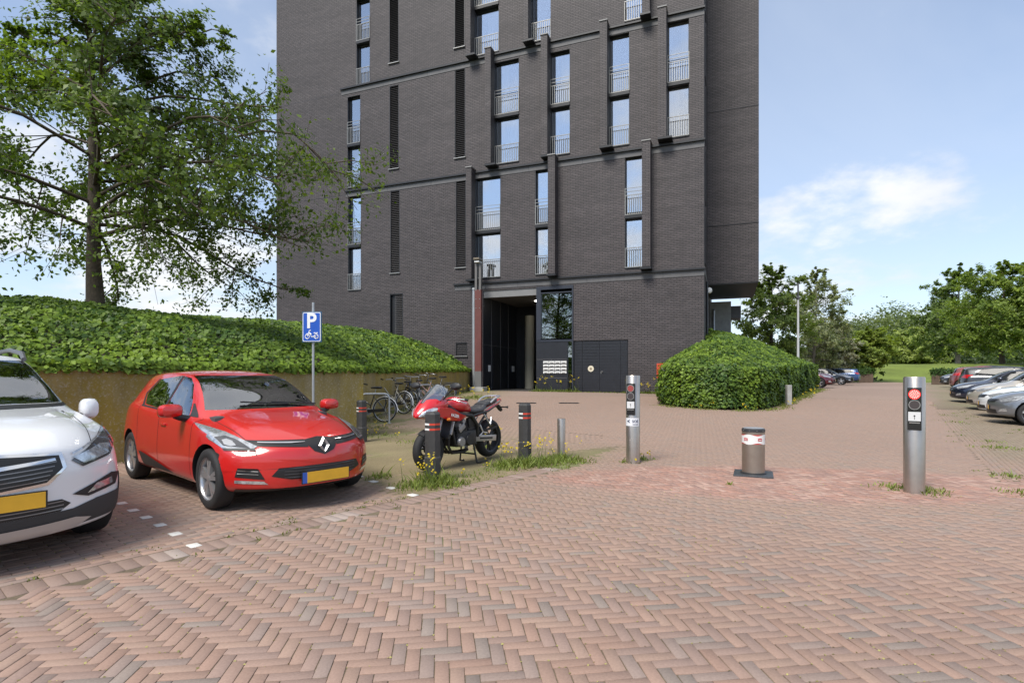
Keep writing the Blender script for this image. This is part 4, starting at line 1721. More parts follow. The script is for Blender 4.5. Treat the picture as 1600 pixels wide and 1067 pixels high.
SUV = dict(xn=2.215, xt=-2.06, W=.885, fa=1.2775, ra=-1.2775, rw=.345, Rw=.39, kf=.48, kr=.24, nt=.10, nose_z=.62,
           top=[(2.215, .86), (2.13, .92), (2.0, .985), (1.7, 1.045), (1.4, 1.08), (1.15, 1.105), (1.0, 1.125), (.9, 1.15), (.45, 1.39), (.12, 1.53), (-.15, 1.585), (-.6, 1.61), (-1.1, 1.595), (-1.6, 1.54), (-1.82, 1.50), (-1.9, 1.40), (-2.0, 1.15), (-2.04, 1.0), (-2.06, .82)],
           belt=[(2.215, .72), (2.0, .84), (1.7, .915), (1.3, .97), (.9, 1.01), (.3, 1.03), (-.5, 1.06), (-1.2, 1.10), (-1.6, 1.12), (-1.9, 1.08), (-2.06, .75)],
           wm=[(2.215, .985), (1.8, .99), (1.3, 1.0), (0, .985), (-1.2, 1.0), (-1.8, .98), (-2.06, .95)],
           wb=[(2.215, .92), (1.6, .95), (.9, .945), (0, .93), (-.9, .93), (-1.5, .91), (-2.06, .86)],
           wr=[(2.215, .72), (1.6, .74), (1.0, .75), (.8, .76), (.4, .71), (0, .68), (-.8, .67), (-1.4, .64), (-1.85, .60), (-2.06, .62)],
           crown=[(2.215, .05), (1.6, .07), (1.05, .06), (.9, .035), (.4, .04), (0, .05), (-.8, .055), (-1.8, .05), (-2.06, .04)],
           bot=[(2.215, .215), (1.9, .20), (1.3, .22), (-1.3, .22), (-1.7, .27), (-2.06, .34)])


def interior(parent, sp, bz):
    it = MB().box((-.25, 0, .36), (2.5, 1.2, .2)).build('cabin_floor', M_SEAT, parent)
    MB().box((.80, 0, bz - .16), (.50, 1.36, .22), bev=.07).build('dashboard', mat('dash', (.05, .05, .052), .75), it)
    for s in (-.36, .36):
        st = MB()
        st.box((-.05, s, .52), (.55, .5, .2), bev=.06)
        st.box((-.36, s, .85), (.16, .46, .62), Matrix.Rotation(R(-14), 3, 'Y'), bev=.06)
        st.box((-.47, s, 1.22), (.10, .26, .20), Matrix.Rotation(R(-10), 3, 'Y'), bev=.04)
        st.build('seat', M_SEAT, it, True)
    MB().box((-1.15, 0, .85), (.18, 1.2, .6), Matrix.Rotation(R(-16), 3, 'Y'), bev=.06).build('rear_seat', M_SEAT, it, True)
    sw = MB()
    c = Vector((.42, .36, bz - .02))
    ring = [c + Matrix.Rotation(R(-28), 3, 'Y') @ Vector((0, .185 * math.cos(a), .185 * math.sin(a))) for a in np.linspace(0, 2 * math.pi, 25)]
    sw.tube(ring, .016, 8)
    sw.box(c, (.04, .3, .05), Matrix.Rotation(R(-28), 3, 'Y'))
    sw.build('steering_wheel', M_PLASTIC, it, True)


def mirror(parent, x, y, z, s, paint, hw=.12, hh=.077):
    m = MB().ell([(x + .07, hw * .3, z, hh * .4, y + .02 * s), (x + .05, hw * .8, z + .005, hh * .8, y + .03 * s), (x, hw, z + .005, hh * .97, y + .03 * s), (x - .06, hw, z, hh, y + .03 * s), (x - .075, hw * .92, z, hh * .9, y + .03 * s)], 16, 3.0).build('mirror', paint, parent, True)
    MB().box((x - .08, y + .03 * s, z), (.006, hw * 1.65, hh * 1.6), bev=.003).build('mirror_glass', M_CARDARK, m)
    st = MB().tube([(x + .02, y - .17 * s, z - .10), (x, y - .05 * s, z - .07), (x, y, z - .05)], [.04, .035, .03], 8)
    st.build('mirror_arm', M_PLASTIC, m, True)
    return m


def plate(parent, x, z, tilt=0, w=.52):
    p = MB().box((x, 0, z), (.012, w + .02, .125), Matrix.Rotation(R(tilt), 3, 'Y')).build('plate_holder', M_PLASTIC, parent)
    MB().box((x + .009, .02, z), (.006, w - .045, .108), Matrix.Rotation(R(tilt), 3, 'Y')).build('number_plate', M_PLATE, p)
    MB().box((x + .009, -w / 2 + .02, z), (.006, .045, .108), Matrix.Rotation(R(tilt), 3, 'Y')).build('plate_band', M_PBLUE, p)


# ---- the red hatchback
rc_o = empty('parked_car', (-3.56, 7.16, 0), R(-41))
tag(rc_o, 'glossy red five-door hatchback parked in a bay against the mossy wall', 'car', 'cars parked in the bays by the wall')
red_p = paint_mat('red_paint', (.52, .014, .012), 0.0, .3)
c = Car(CLIO, 84, 44)
WS = [(-.665, .99), (.665, .99), (.515, 1.375), (-.515, 1.375)]
c.patch([WS], 'front', 1, M_CARGLASS, 'windscreen', rc_o, 0, cut=True)
FD = [(.62, .925), (-.165, .955), (-.165, 1.365), (.03, 1.345), (.22, 1.265)]
RD = [(-.235, .965), (-.86, 1.01), (-1.04, 1.14), (-.90, 1.325), (-.235, 1.375)]
QW = [(.83, .92), (.66, .925), (.66, .985)]
c.pair([FD], M_CARGLASS, 'front_window', rc_o, 0, cut=True)
c.pair([RD], M_CARGLASS, 'rear_window', rc_o, 0, cut=True)
c.pair([[(.80, .915), (.645, .925), (.50, 1.055), (.53, 1.06)]], M_PLASTIC, 'quarter_trim', rc_o, .003)
c.pair([[(-.17, .94), (-.23, .94), (-.23, 1.37), (-.17, 1.37)]], M_PLASTIC, 'door_pillar', rc_o, .003)
c.pair([[(.66, .905), (-.95, .985), (-.95, 1.004), (.66, .925)]], M_PLASTIC, 'window_seal', rc_o, .003)
c.pair([[(-.86, .99), (-1.05, 1.14), (-1.10, 1.15), (-.93, .99)], [(-1.05, 1.14), (-.91, 1.33), (-.95, 1.335), (-1.10, 1.15)]], M_PLASTIC, 'quarter_panel_trim', rc_o, .003)
c.patch([[(-.60, .98), (.60, .98), (.46, 1.27), (-.46, 1.27)]], 'front', -1, M_CARDARK, 'rear_screen', rc_o, .004)
# front face
M_GRILLE = mat('grille_black', (.012, .012, .013), .4)
UGR = [[(0, .565), (.10, .575), (.17, .645), (.50, .665), (.60, .70), (.56, .735), (.16, .71), (0, .735)]]
c.front_pair([[(-.001, .56), (.11, .60), (.16, .66), (.16, .715), (-.001, .735)], [(.16, .645), (.60, .672), (.62, .725), (.16, .718)]], M_GRILLE, 'upper_grille', rc_o, .004)
c.front_pair([[(.17, .688), (.56, .703), (.56, .714), (.17, .700)]], M_CHROME, 'chrome_bar', rc_o, .012)
c.front_pair([[(-.001, .335), (.34, .335), (.50, .375), (.44, .455), (-.001, .465)]], M_GRILLE, 'lower_grille', rc_o, .004)
for k in range(4):
    z = .352 + k * .030
    c.front_pair([[(-.001, z), (.40, z + .002), (.40, z + .010), (-.001, z + .008)]], mat('grille_slat', (.05, .05, .052), .35), 'grille_slat', rc_o, .010)
c.front_pair([[(.55, .345), (.76, .375), (.74, .465), (.60, .455)]], M_GRILLE, 'fog_recess', rc_o, .004)
for z in (.395, .425):
    c.front_pair([[(.60, z), (.745, z + .014), (.745, z + .02), (.60, z + .006)]], M_RAIL, 'recess_fin', rc_o, .010)
c.front_pair([[(.52, .295), (.76, .315), (.76, .345), (.56, .330)]], M_HEADL, 'day_lamp', rc_o, .006)
c.front_pair([[(-.001, .215), (.74, .225), (.74, .25), (-.001, .245)]], M_PLASTIC, 'chin', rc_o, .006)
# headlamps: wrap from the grille end round the wing
HL = [(.575, .668), (.65, .628), (.81, .655), (.856, .75), (.825, .875), (.70, .80)]
c.front_pair([HL], M_HEADL, 'headlamp', rc_o, .008)
c.front_pair([[(.63, .655), (.80, .68), (.815, .755), (.73, .765), (.68, .735)]], M_HEADD, 'lamp_bowl', rc_o, .012)
c.front_pair([[(.715, .68), (.755, .672), (.79, .69), (.785, .73), (.745, .74), (.715, .72)]], M_CHROME, 'lamp_reflector', rc_o, .015)
c.front_pair([[(.60, .630), (.81, .635), (.81, .655), (.60, .652)]], M_PLASTIC, 'lamp_trim', rc_o, .010)
# panel gaps, handles, sill trim
for poly in ([(.88, .30), (.872, .30), (.872, .90), (.88, .90)], [(-.195, .25), (-.203, .25), (-.203, .945), (-.195, .945)],
             [(.86, .245), (-.98, .245), (-.98, .252), (.86, .252)]):
    c.pair([poly], M_SEAM, 'door_gap', rc_o, .0012)
c.pair([[(-.93, .56), (-.938, .56), (-.99, 1.0), (-.982, 1.0)]], M_SEAM, 'door_gap', rc_o, .0012)
c.pair([[(.80, .265), (-.72, .265), (-.86, .44), (-.62, .405)]], M_PLASTIC, 'sill_trim', rc_o, .012)
c.patch([[(.99, -.66), (2.0, -.60), (2.0, -.594), (.99, -.654)], [(.99, .654), (2.0, .594), (2.0, .60), (.99, .66)]], 'top', 1, M_SEAM, 'bonnet_gap', rc_o, .0012)
for s in (1, -1):
    MB().box((-.02, s * .845, .80), (.17, .03, .028), bev=.012).build('door_handle', red_p, rc_o, True)
    mirror(rc_o, .62, s * .93, .985, s, red_p)
    for ax, nm in ((CLIO['fa'], 1), (CLIO['ra'], 0)):
        make_wheel(rc_o, ax, s * .755, .312, .215, .185, s, 'twin')
c.finish('body', red_p, rc_o)
interior(rc_o, CLIO, .98)
plate(rc_o, 2.158, .345, 0)
# diamond emblem on the grille
EX = 2.118
em = MB()
o4 = [(0, .09), (.064, 0), (0, -.09), (-.064, 0)]
i4 = [(0, .045), (.028, 0), (0, -.045), (-.028, 0)]
m4 = [(0, .069), (.047, 0), (0, -.069), (-.047, 0)]
P = [(EX - .028 * (z > .03), y, .652 + z) for y, z in o4] + [(EX + .022 - .02 * (z > .03), y, .652 + z) for y, z in m4] + [(EX - .014 * (z > .03), y, .652 + z) for y, z in i4]
Q = []
for k in range(4):
    k2 = (k + 1) % 4
    Q += [(k, k2, 4 + k2, 4 + k), (4 + k, 4 + k2, 8 + k2, 8 + k)]
em.add(P, Q).build('emblem', mat('satin_chrome', (.62, .62, .63), .38, .8), rc_o)
MB().tube([(.86, .25, 1.03), (.80, -.3, 1.07)], .010, 6).build('wiper', M_PLASTIC, rc_o)
MB().tube([(.84, .62, 1.02), (.83, .05, 1.06)], .010, 6).build('wiper', M_PLASTIC, rc_o)

# ---- the white crossover, cut by the photograph's left edge
wc_o = empty('parked_car', (-5.25, 5.06, 0), R(-37))
tag(wc_o, 'white crossover with grey roof rails and a wide chrome-edged grille', 'car', 'cars parked in the bays by the wall')
white_p = paint_mat('white_paint_car', (.74, .75, .77), 0.0, .28)
c = Car(SUV, 84, 46)
c.patch([[(-.72, 1.13), (.72, 1.13), (.575, 1.525), (-.575, 1.525)]], 'front', 1, M_CARGLASS, 'windscreen', wc_o, 0, cut=True)
c.pair([[(.64, 1.06), (-.20, 1.085), (-.20, 1.52), (.03, 1.505), (.26, 1.41)]], M_CARGLASS, 'front_window', wc_o, 0, cut=True)
c.pair([[(-.26, 1.085), (-1.0, 1.11), (-1.25, 1.20), (-1.0, 1.47), (-.26, 1.52)]], M_CARGLASS, 'rear_window', wc_o, 0, cut=True)
c.patch([[(-.76, 1.10), (.76, 1.10), (.76, 1.128), (-.76, 1.128)]], 'front', 1, M_PLASTIC, 'scuttle', wc_o, .003)
GR = [[(-.001, .585), (.275, .610), (.378, .70), (.358, .793), (-.001, .815)]]
c.front_pair([[(-.001, .565), (.29, .59), (.405, .70), (.38, .812), (-.001, .835)]], M_CHROME, 'grille_surround', wc_o, .006)
c.front_pair(GR, M_GRILLE, 'grille', wc_o, .012)
c.front_pair([[(-.001, .725), (.335, .760), (.33, .778), (-.001, .752)]], M_CHROME, 'grille_blade', wc_o, .022)
for k in range(5):
    z = .607 + k * .03
    c.front_pair([[(-.001, z), (.28 + .015 * k, z + .02), (.28 + .015 * k, z + .027), (-.001, z + .007)]], mat('grille_bar', (.20, .20, .21), .3, .6), 'grille_bar', wc_o, .018)
c.front_pair([[(-.001, .378), (.36, .385), (.43, .43), (.37, .47), (-.001, .475)]], M_GRILLE, 'lower_grille', wc_o, .006)
for k in range(3):
    z = .395 + k * .027
    c.front_pair([[(-.001, z), (.38, z + .003), (.38, z + .011), (-.001, z + .008)]], mat('grille_bar', (.20, .20, .21), .3, .6), 'grille_bar', wc_o, .014)
c.front_pair([[(-.001, .235), (.45, .25), (.45, .385), (-.001, .378)], [(.45, .25), (.84, .26), (.84, .435), (.62, .42), (.45, .385)], [(.84, .25), (.90, .25), (.90, .56), (.865, .56), (.84, .435)]], mat('cladding', (.035, .035, .036), .65), 'lower_cladding', wc_o, .006)
c.front_pair([[(-.001, .222), (.46, .235), (.58, .285), (.46, .318), (-.001, .305)]], mat('skid_silver', (.50, .50, .51), .35, .7), 'skid_plate', wc_o, .016)
c.front_pair([[(.44, .49), (.56, .45), (.80, .485), (.845, .575), (.76, .59)]], M_PLASTIC, 'fog_surround', wc_o, .007)
c.front_pair([[(.55, .475), (.77, .505), (.76, .555), (.62, .535)]], M_HEADL, 'fog_lamp', wc_o, .013)
HL = [(.395, .775), (.52, .685), (.76, .735), (.868, .83), (.845, .97), (.72, .90)]
c.front_pair([HL], M_HEADD, 'headlamp', wc_o, .007)
c.front_pair([[(.45, .766), (.53, .708), (.74, .75), (.78, .82), (.68, .83)]], M_HEADL, 'lamp_bowl', wc_o, .012)
c.front_pair([[(.45, .785), (.80, .915), (.81, .935), (.45, .80)]], M_HEADL, 'day_lamp', wc_o, .013)
c.front_pair([[(.835, .80), (.86, .83), (.835, .92), (.825, .92)]], M_HEADL, 'side_lamp', wc_o, .013)
c.pair([[(.92, .34), (.912, .34), (.912, 1.02), (.92, 1.02)], ], M_SEAM, 'door_gap', wc_o, .0012)
c.pair([[(-.21, .30), (-.218, .30), (-.218, 1.08), (-.21, 1.08)]], M_SEAM, 'door_gap', wc_o, .0012)
c.pair([[(.86, .22), (-.86, .22), (-.86, .37), (.86, .37)]], mat('cladding', (.035, .035, .036), .65), 'sill_trim', wc_o, .008)
c.patch([[(1.1, .70), (2.03, .60), (2.03, .606), (1.1, .706)], [(1.1, -.706), (2.03, -.606), (2.03, -.60), (1.1, -.70)]], 'top', 1, M_SEAM, 'bonnet_gap', wc_o, .0012)
for s in (1, -1):
    mirror(wc_o, .66, s * .925, 1.05, s, white_p, .075, .10)
    MB().box((-.02, s * .862, .93), (.18, .03, .03), bev=.012).build('door_handle', white_p, wc_o, True)
    MB().tube([(.05, s * .585, 1.535), (-.1, s * .60, 1.60), (-.6, s * .60, 1.645), (-1.3, s * .58, 1.62), (-1.55, s * .57, 1.56)], [.022, .024, .022, .022, .022], 8).build('roof_rail', mat('rail_grey', (.18, .18, .19), .4, .6), wc_o, True)
    for ax in (SUV['fa'], SUV['ra']):
        make_wheel(wc_o, ax, s * .765, .345, .235, .215, s, 'wide')
    for y, z in ((.33, .545), (.70, .63)):
        pass
c.finish('body', white_p, wc_o)
interior(wc_o, SUV, 1.12)
plate(wc_o, 2.225, .50, 0)


# ---- smaller parked cars of the car park
def far_spec(L, W, H, wbase, bonnet, style):
    fo = .86
    xn = wbase / 2 + fo
    xt = xn - L
    hz_ = bonnet
    cow = xn - 1.10
    rf = cow - .95
    if style == 'hatch':
        tail = [(xt + .45, H - .10), (xt + .30, H - .17), (xt + .12, H * .66), (xt + .04, H * .6), (xt, H * .48)]
    elif style == 'wagon':
        tail = [(xt + .45, H - .05), (xt + .22, H - .10), (xt + .08, H * .68), (xt + .03, H * .6), (xt, H * .5)]
    else:
        tail = [(xt + 1.1, H - .12), (xt + .55, H * .72), (xt + .3, H * .70), (xt + .06, H * .66), (xt, H * .48)]
    bz = hz_ + .02
    return dict(xn=xn, xt=xt, W=W, fa=wbase / 2, ra=-wbase / 2, rw=.32, Rw=.365, kf=.5, kr=.24, nt=.10, nose_z=.52,
                top=[(xn, hz_ - .30), (xn - .08, hz_ - .23), (xn - .3, hz_ - .13), (xn - .7, hz_ - .05), (cow, hz_ + .02), (cow - .1, hz_ + .06), (cow - .5, hz_ + (H - hz_) * .62), (rf, H - .035), (rf - .5, H), (xt + 1.25, H - .025)] + tail,
                belt=[(xn, hz_ - .38), (xn - .3, hz_ - .22), (cow, hz_ - .08), (0, bz - .04), (xt + .6, bz + .06), (xt + .2, bz), (xt, H * .42)],
                wm=[(xn, .97), (xn - .5, .99), (0, 1.0), (xt + .4, .99), (xt, .95)], wb=[(xn, .9), (cow, .94), (0, .93), (xt, .86)],
                wr=[(xn, .70), (cow, .73), (rf, .66), (xt + .8, .64), (xt + .3, .60), (xt, .62)], crown=[(xn, .05), (cow, .05), (rf, .05), (xt, .045)],
                bot=[(xn, .26), (xn - .3, .21), (xt + .4, .22), (xt, .32)])


def far_car(pos, heading, paint, label, group, spec, rear_lamps='side', grille=M_GRILLE, detail=(38, 24)):
    sp = spec
    e = empty('parked_car', (pos[0], pos[1], float(gz(pos[0], pos[1]))), heading)
    tag(e, label, 'car', group)
    c = Car(sp, *detail)
    H = max(z for _, z in sp['top'])
    bz = float(pch(sp['belt'], 0))
    xn, xt, W = sp['xn'], sp['xt'], sp['W']
    cow = xn - 1.10
    hz_ = float(pch(sp['top'], cow))
    c.patch([[(-.70 * W / .87, hz_ + .045), (.70 * W / .87, hz_ + .045), (.55, H - .075), (-.55, H - .075)]], 'front', 1, M_CARDARK, 'windscreen', e)
    xr = max(xt + .55, xt + .55)
    c.pair([[(cow - .28, bz + .03), (-.16, bz + .045), (-.16, H - .085), (cow - .85, H - .10)]], M_CARDARK, 'front_window', e)
    c.pair([[(-.22, bz + .045), (xt + .62, bz + .10), (xt + .66, bz + .2), (xt + .92, H - .13), (-.22, H - .085)]], M_CARDARK, 'rear_window', e)
    c.patch([[(-.56, bz + .14), (.56, bz + .14), (.44, H - .14), (-.44, H - .14)]], 'front', -1, M_CARDARK, 'rear_screen', e)
    c.front_pair([[(-.001, hz_ - .40), (.45, hz_ - .38), (.50, hz_ - .29), (-.001, hz_ - .28)]], grille, 'grille', e)
    c.front_pair([[(-.001, .30), (.55, .31), (.50, .42), (-.001, .43)]], M_GRILLE, 'lower_grille', e)
    c.front_pair([[(.50, hz_ - .30), (.62, hz_ - .37), (.82, hz_ - .31), (.82, hz_ - .16), (.70, hz_ - .20)]], M_HEADL, 'headlamp', e, .008)
    c.front_pair([[(.58, .36), (.76, .38), (.74, .46), (.62, .44)]], M_HEADL, 'fog_lamp', e, .006)
    c.front_pair([[(.44, bz - .02), (.82, bz - .06), (.80, bz + .12), (.62, bz + .12)]], M_TAIL, 'tail_lamp', e, .006, rear=True)
    c.pair([[(.9, .22), (-.9, .22), (-.9, .30), (.9, .30)]], M_PLASTIC, 'sill_trim', e, .006)
    for s in (1, -1):
        mirror(e, cow - .42, s * (W + .06), bz + .09, s, paint)
        for ax in (sp['fa'], sp['ra']):
            make_wheel(e, ax, s * (W - .11), .32, .222, .2, s, 'wide')
    c.finish('body', paint, e)
    plate(e, xn - .02, .47)
    return e


hN = math.atan2(N2[1], N2[0])
GR_R = 'cars parked on the far right of the car park'
GR_L = 'cars parked behind the ivy planter'
silver = paint_mat('silver_grey_paint', (.20, .21, .225), .55, .3)
hatch = lambda: far_spec(4.25, .88, 1.47, 2.62, .98, 'hatch')
def nose_to_centre(nose, hd, sp):
    return (nose[0] - math.cos(hd) * sp['xn'], nose[1] - math.sin(hd) * sp['xn'])


def park(nose_px, depth, hd, paint, label, group, sp, tail=False, **kw):
    nx_ = (nose_px - CX) * depth / F
    if tail:
        p = (nx_ - math.cos(hd) * sp['xt'], depth - math.sin(hd) * sp['xt'])
    else:
        p = nose_to_centre((nx_, depth), hd, sp)
    return far_car(p, hd, paint, label, group, sp, **kw)


park(1542, 16.0, hN, silver, 'silver grey hatchback nearest the camera in the far car park', GR_R, hatch(), detail=(60, 32))
park(1527, 18.0, hN, paint_mat('pearl_white', (.68, .69, .70), 0, .3), 'white hatchback parked between the silver car and the pale crossover', GR_R, far_spec(4.3, .89, 1.55, 2.62, 1.02, 'hatch'), detail=(50, 28))
park(1510, 20.6, hN, paint_mat('champagne', (.50, .46, .40), .4, .3), 'pale crossover with a black grille, third in the right-hand row', GR_R, far_spec(4.45, .90, 1.62, 2.66, 1.06, 'wagon'))
park(1484, 24.0, hN, paint_mat('navy', (.012, .016, .035), .2, .25), 'dark navy saloon with a long bonnet in the right-hand row', GR_R, far_spec(4.7, .90, 1.46, 2.80, .98, 'saloon'))
park(1497, 29.0, hN + math.pi, paint_mat('graphite', (.05, .052, .056), .5, .3), 'graphite estate car parked tail out with red lamps', GR_R, far_spec(4.5, .89, 1.50, 2.66, .98, 'wagon'), tail=True)
park(1483, 33.0, hN + math.pi, paint_mat('silver_red', (.22, .06, .055), .4, .3), 'small maroon hatchback parked tail out behind the graphite estate', GR_R, far_spec(3.9, .86, 1.46, 2.5, .96, 'hatch'), tail=True)
park(1468, 37.5, hN, paint_mat('black_paint', (.01, .01, .011), 0, .25), 'black hatchback last in the right-hand row by the brick planter', GR_R, hatch())
park(1306, 35.5, hN + math.pi, paint_mat('wine_red', (.10, .010, .018), .3, .25), 'wine red car nosing out from behind the ivy planter', GR_L, far_spec(4.3, .88, 1.52, 2.62, 1.0, 'hatch'))
park(1334, 46.5, hN + math.pi, paint_mat('black_blue', (.010, .012, .016), .2, .25), 'low black coupe-like hatchback beyond the ivy planter', GR_L, far_spec(4.4, .90, 1.42, 2.65, .94, 'hatch'))
park(1345, 57.0, hN, paint_mat('estate_blue', (.012, .05, .15), .3, .28), 'blue estate car parked tail out by the brick planter box', GR_L, far_spec(4.65, .90, 1.52, 2.7, .98, 'wagon'), tail=True)


# ---------------------------------------------------------------- posts and signs
def oct_bollard(px, py, h, label, rz=0.0, w=.2):
    p = ground_at(px, py)
    e = empty('bollard', p, rz)
    tag(e, label, 'bollard', 'dark ringed bollards')
    mb = MB()

    def ring(r, z, c=.06):
        a, b = r, r - c
        return [(a, -b, z), (a, b, z), (b, a, z), (-b, a, z), (-a, b, z), (-a, -b, z), (-b, -a, z), (b, -a, z)]
    r = w / 2
    mb.rings([ring(r * 1.03, -.05), ring(r * 1.03, h * .34), ring(r * .96, h * .36), ring(r * .955, h - .03), ring(r * .80, h)])
    mb.build('post', mat('bollard_grey', (.040, .039, .038), .6, vary=(9, .3), bump=(40, .2)), e)
    for z in (h - .17, h - .235):
        for k in range(2):
            m_ = mat('band_white', (.72, .72, .70), .5) if k == 0 else mat('band_red', (.55, .05, .025), .5)
            rr = r * .963
            c = .06
            seq = [(-rr, rr - c), (-rr, -(rr - c)), (-(rr - c), -rr)] if k == 0 else [(-(rr - c), -rr), (rr - c, -rr), (rr, -(rr - c)), (rr, rr - c)]
            P, Q = [], []
            for (x, y) in seq:
                P += [(x * 1.012, y * 1.012, z), (x * 1.012, y * 1.012, z + .026)]
            for i in range(len(seq) - 1):
                Q.append((2 * i, 2 * i + 2, 2 * i + 3, 2 * i + 1))
            MB().add(P, Q).build('reflective_band', m_, e)
    return e


oct_bollard(676, 751, .90, 'dark grey octagonal bollard with red and white rings in front of the motorbike', R(4))
oct_bollard(820, 722, .93, 'dark grey octagonal bollard with orange rings behind the motorbike tail', R(2))
oct_bollard(565, 690, .86, 'dark grey bollard with red and white rings beside the red car headlamp', R(0))

p = ground_at(877, 714)
e = empty('steel_post', p)
tag(e, 'short plain stainless steel post standing in the weeds', 'post')
MB().lathe([(.068, -.05), (.068, .635), (.064, .648), (.0, .652)], (0, 0, 0), 'z', 28, False).build('tube', M_STAINLESS, e, True)
MB().lathe([(.075, 0), (.075, .012), (.068, .014)], (0, 0, 0), 'z', 24, False).build('collar', M_GALV, e, True)


def access_post(px, py, h, label, face, lit, sticker):
    p = ground_at(px, py)
    e = empty('access_post', p, face)
    tag(e, label, 'access post', 'stainless access posts with signal lights')
    r = .108
    MB().lathe([(r, -.05), (r, h - .012), (r - .008, h), (.0, h)], (0, 0, 0), 'z', 40, False).build('tube', M_STAINLESS, e, True)
    # recessed looking black control panel on the -y side
    pw, z0, z1 = .135, h - .62, h - .125
    y = -r - .004
    pm = MB()
    P, Q = [], []
    n = 8
    for i in range(n + 1):
        x = -pw / 2 + pw * i / n
        P += [(x, y * .985, z0), (x, y * .985, z1)]
    pm.box((0, -r * .9, (z0 + z1) / 2), (pw, .032, z1 - z0), bev=.006)
    pn_ = pm.build('control_panel', mat('panel_black', (.012, .012, .013), .25, coat=.5), e)
    yf = -r * .9 - .017
    m_red = mat('signal_red_lit', (.6, .02, .02), .4, emit=((1, .04, .03), .7)) if lit else mat('signal_red_off', (.30, .055, .05), .35)
    for zc, m_, nm in ((z1 - .078, m_red, 'red_light'), (z1 - .20, mat('signal_green_off', (.055, .045, .045), .35), 'green_light')):
        MB().lathe([(.0, -.008), (.048, -.008), (.052, .004)], (0, yf, zc), 'y', 24, False).build(nm, m_, pn_, True)
        MB().lathe([(.049, -.010), (.057, -.010), (.057, .004)], (0, yf, zc), 'y', 24, False).build('light_ring', m_red if (lit and nm == 'red_light') else M_RAIL, pn_, True)
        if lit and nm == 'red_light':
            dots = MB()
            for rr, k in ((.0, 1), (.016, 6), (.031, 11), (.044, 16)):
                for q in range(k):
                    a = 2 * math.pi * q / k
                    dots.box((rr * math.cos(a), yf - .0095, zc + rr * math.sin(a)), (.0068, .004, .0068))
            dots.build('diodes', mat('diode_glow', (1, .5, .5), .4, emit=((1, .35, .30), 1.5)), pn_)
    MB().box((0, yf - .002, z1 - .335), (.118, .006, .105)).build('reader_plate', mat('reader_white', (.62, .63, .63), .45), pn_)
    MB().lathe([(.0, -.005), (.009, -.005), (.009, 0)], (0, yf - .002, z1 - .328), 'y', 10, False).build('key_hole', M_PLASTIC, pn_)
    MB().box((0, yf - .004, z1 - .355), (.005, .004, .03)).build('key_slot', M_PLASTIC, pn_)
    MB().box((0, yf - .002, z1 - .408), (.10, .005, .012)).build('label_strip', M_RAIL, pn_)
    if sticker:
        n = 24
        P, Q = [], []
        for i in range(n + 1):
            a = R(-95 + 170 * i / n) - math.pi / 2
            P += [((r + .0015) * math.cos(a), (r + .0015) * math.sin(a), z0 - .17), ((r + .0015) * math.cos(a), (r + .0015) * math.sin(a), z0 - .045)]
        for i in range(n):
            Q.append((2 * i, 2 * i + 2, 2 * i + 3, 2 * i + 1))
        st = MB().add(P, Q).build('sticker', mat('sticker_white', (.70, .72, .75), .4), e, True)
        dk = mat('sticker_navy', (.02, .035, .09), .5)
        for ch, a in (('S', 18), ('O', 37), ('S', 56)):
            aa = R(a) - math.pi / 2
            M = Matrix.Translation(((r + .003) * math.cos(aa), (r + .003) * math.sin(aa), z0 - .098)) @ Matrix.Rotation(aa + math.pi / 2, 4, 'Z') @ Matrix.Rotation(R(90), 4, 'X')
            text_mesh('lettering', ch, .058, dk, st, M, .0006, .0012)
        aa = R(-20) - math.pi / 2
        M = Matrix.Translation(((r + .003) * math.cos(aa), (r + .003) * math.sin(aa), z0 - .10)) @ Matrix.Rotation(aa + math.pi / 2, 4, 'Z') @ Matrix.Rotation(R(90), 4, 'X')
        text_mesh('lettering', '<', .085, dk, st, M, .0006, .003)
        bar = MB()
        for i in range(8):
            a = R(18 + i * 6) - math.pi / 2
            bar.box(((r + .003) * math.cos(a), (r + .003) * math.sin(a), z0 - .145), (.010, .002, .010), Matrix.Rotation(a + math.pi / 2, 3, 'Z'))
        bar.build('small_print', dk, st)
    return e


access_post(989, 722.5, 1.375, 'slim stainless access post with a dark red lamp and an SOS sticker', R(-30), False, True)
access_post(1428.5, 769, 1.36, 'stainless access post with its round red signal light lit', R(-35), True, False)

# rising bollard on its square plate
p = ground_at(1177, 741)
e = empty('rising_bollard', p, R(-24))
tag(e, 'raised brushed steel bollard with a red and white band on a dark plate', 'bollard')
MB().box((0, 0, .008), (.50, .50, .03), bev=.006).build('ground_plate', mat('plate_steel', (.10, .11, .12), .45, .7, vary=(12, .3)), e)
MB().lathe([(.17, .0), (.17, .036), (.15, .04)], (0, 0, 0), 'z', 40, False).build('collar', mat('plate_dark', (.045, .047, .05), .5, .4), e, True)
r = .148
MB().lathe([(r, 0), (r, .60), (.0, .601)], (0, 0, 0), 'z', 48, False).build('cylinder', mat('bollard_steel', (.36, .31, .26), .42, .85, vary=(5, .15)), e, True)
cap = MB().lathe([(r + .003, .598), (r + .003, .632), (r - .012, .645), (.0, .648)], (0, 0, 0), 'z', 48, False).build('cap', mat('cap_dark', (.03, .032, .035), .5), e, True)
MB().lathe([(.0, .650), (r - .014, .648), (r - .014, .6455)], (0, 0, 0), 'z', 40, False).build('cap_plate', M_GALV, cap, True)
for k in range(10):
    a = k * .628
    MB().lathe([(.0, .006), (.008, .006), (.008, 0)], ((r + .002) * math.cos(a), (r + .002) * math.sin(a), .615), 'z', 8, False).build('cap_screw', M_RAIL, cap)
n = 72
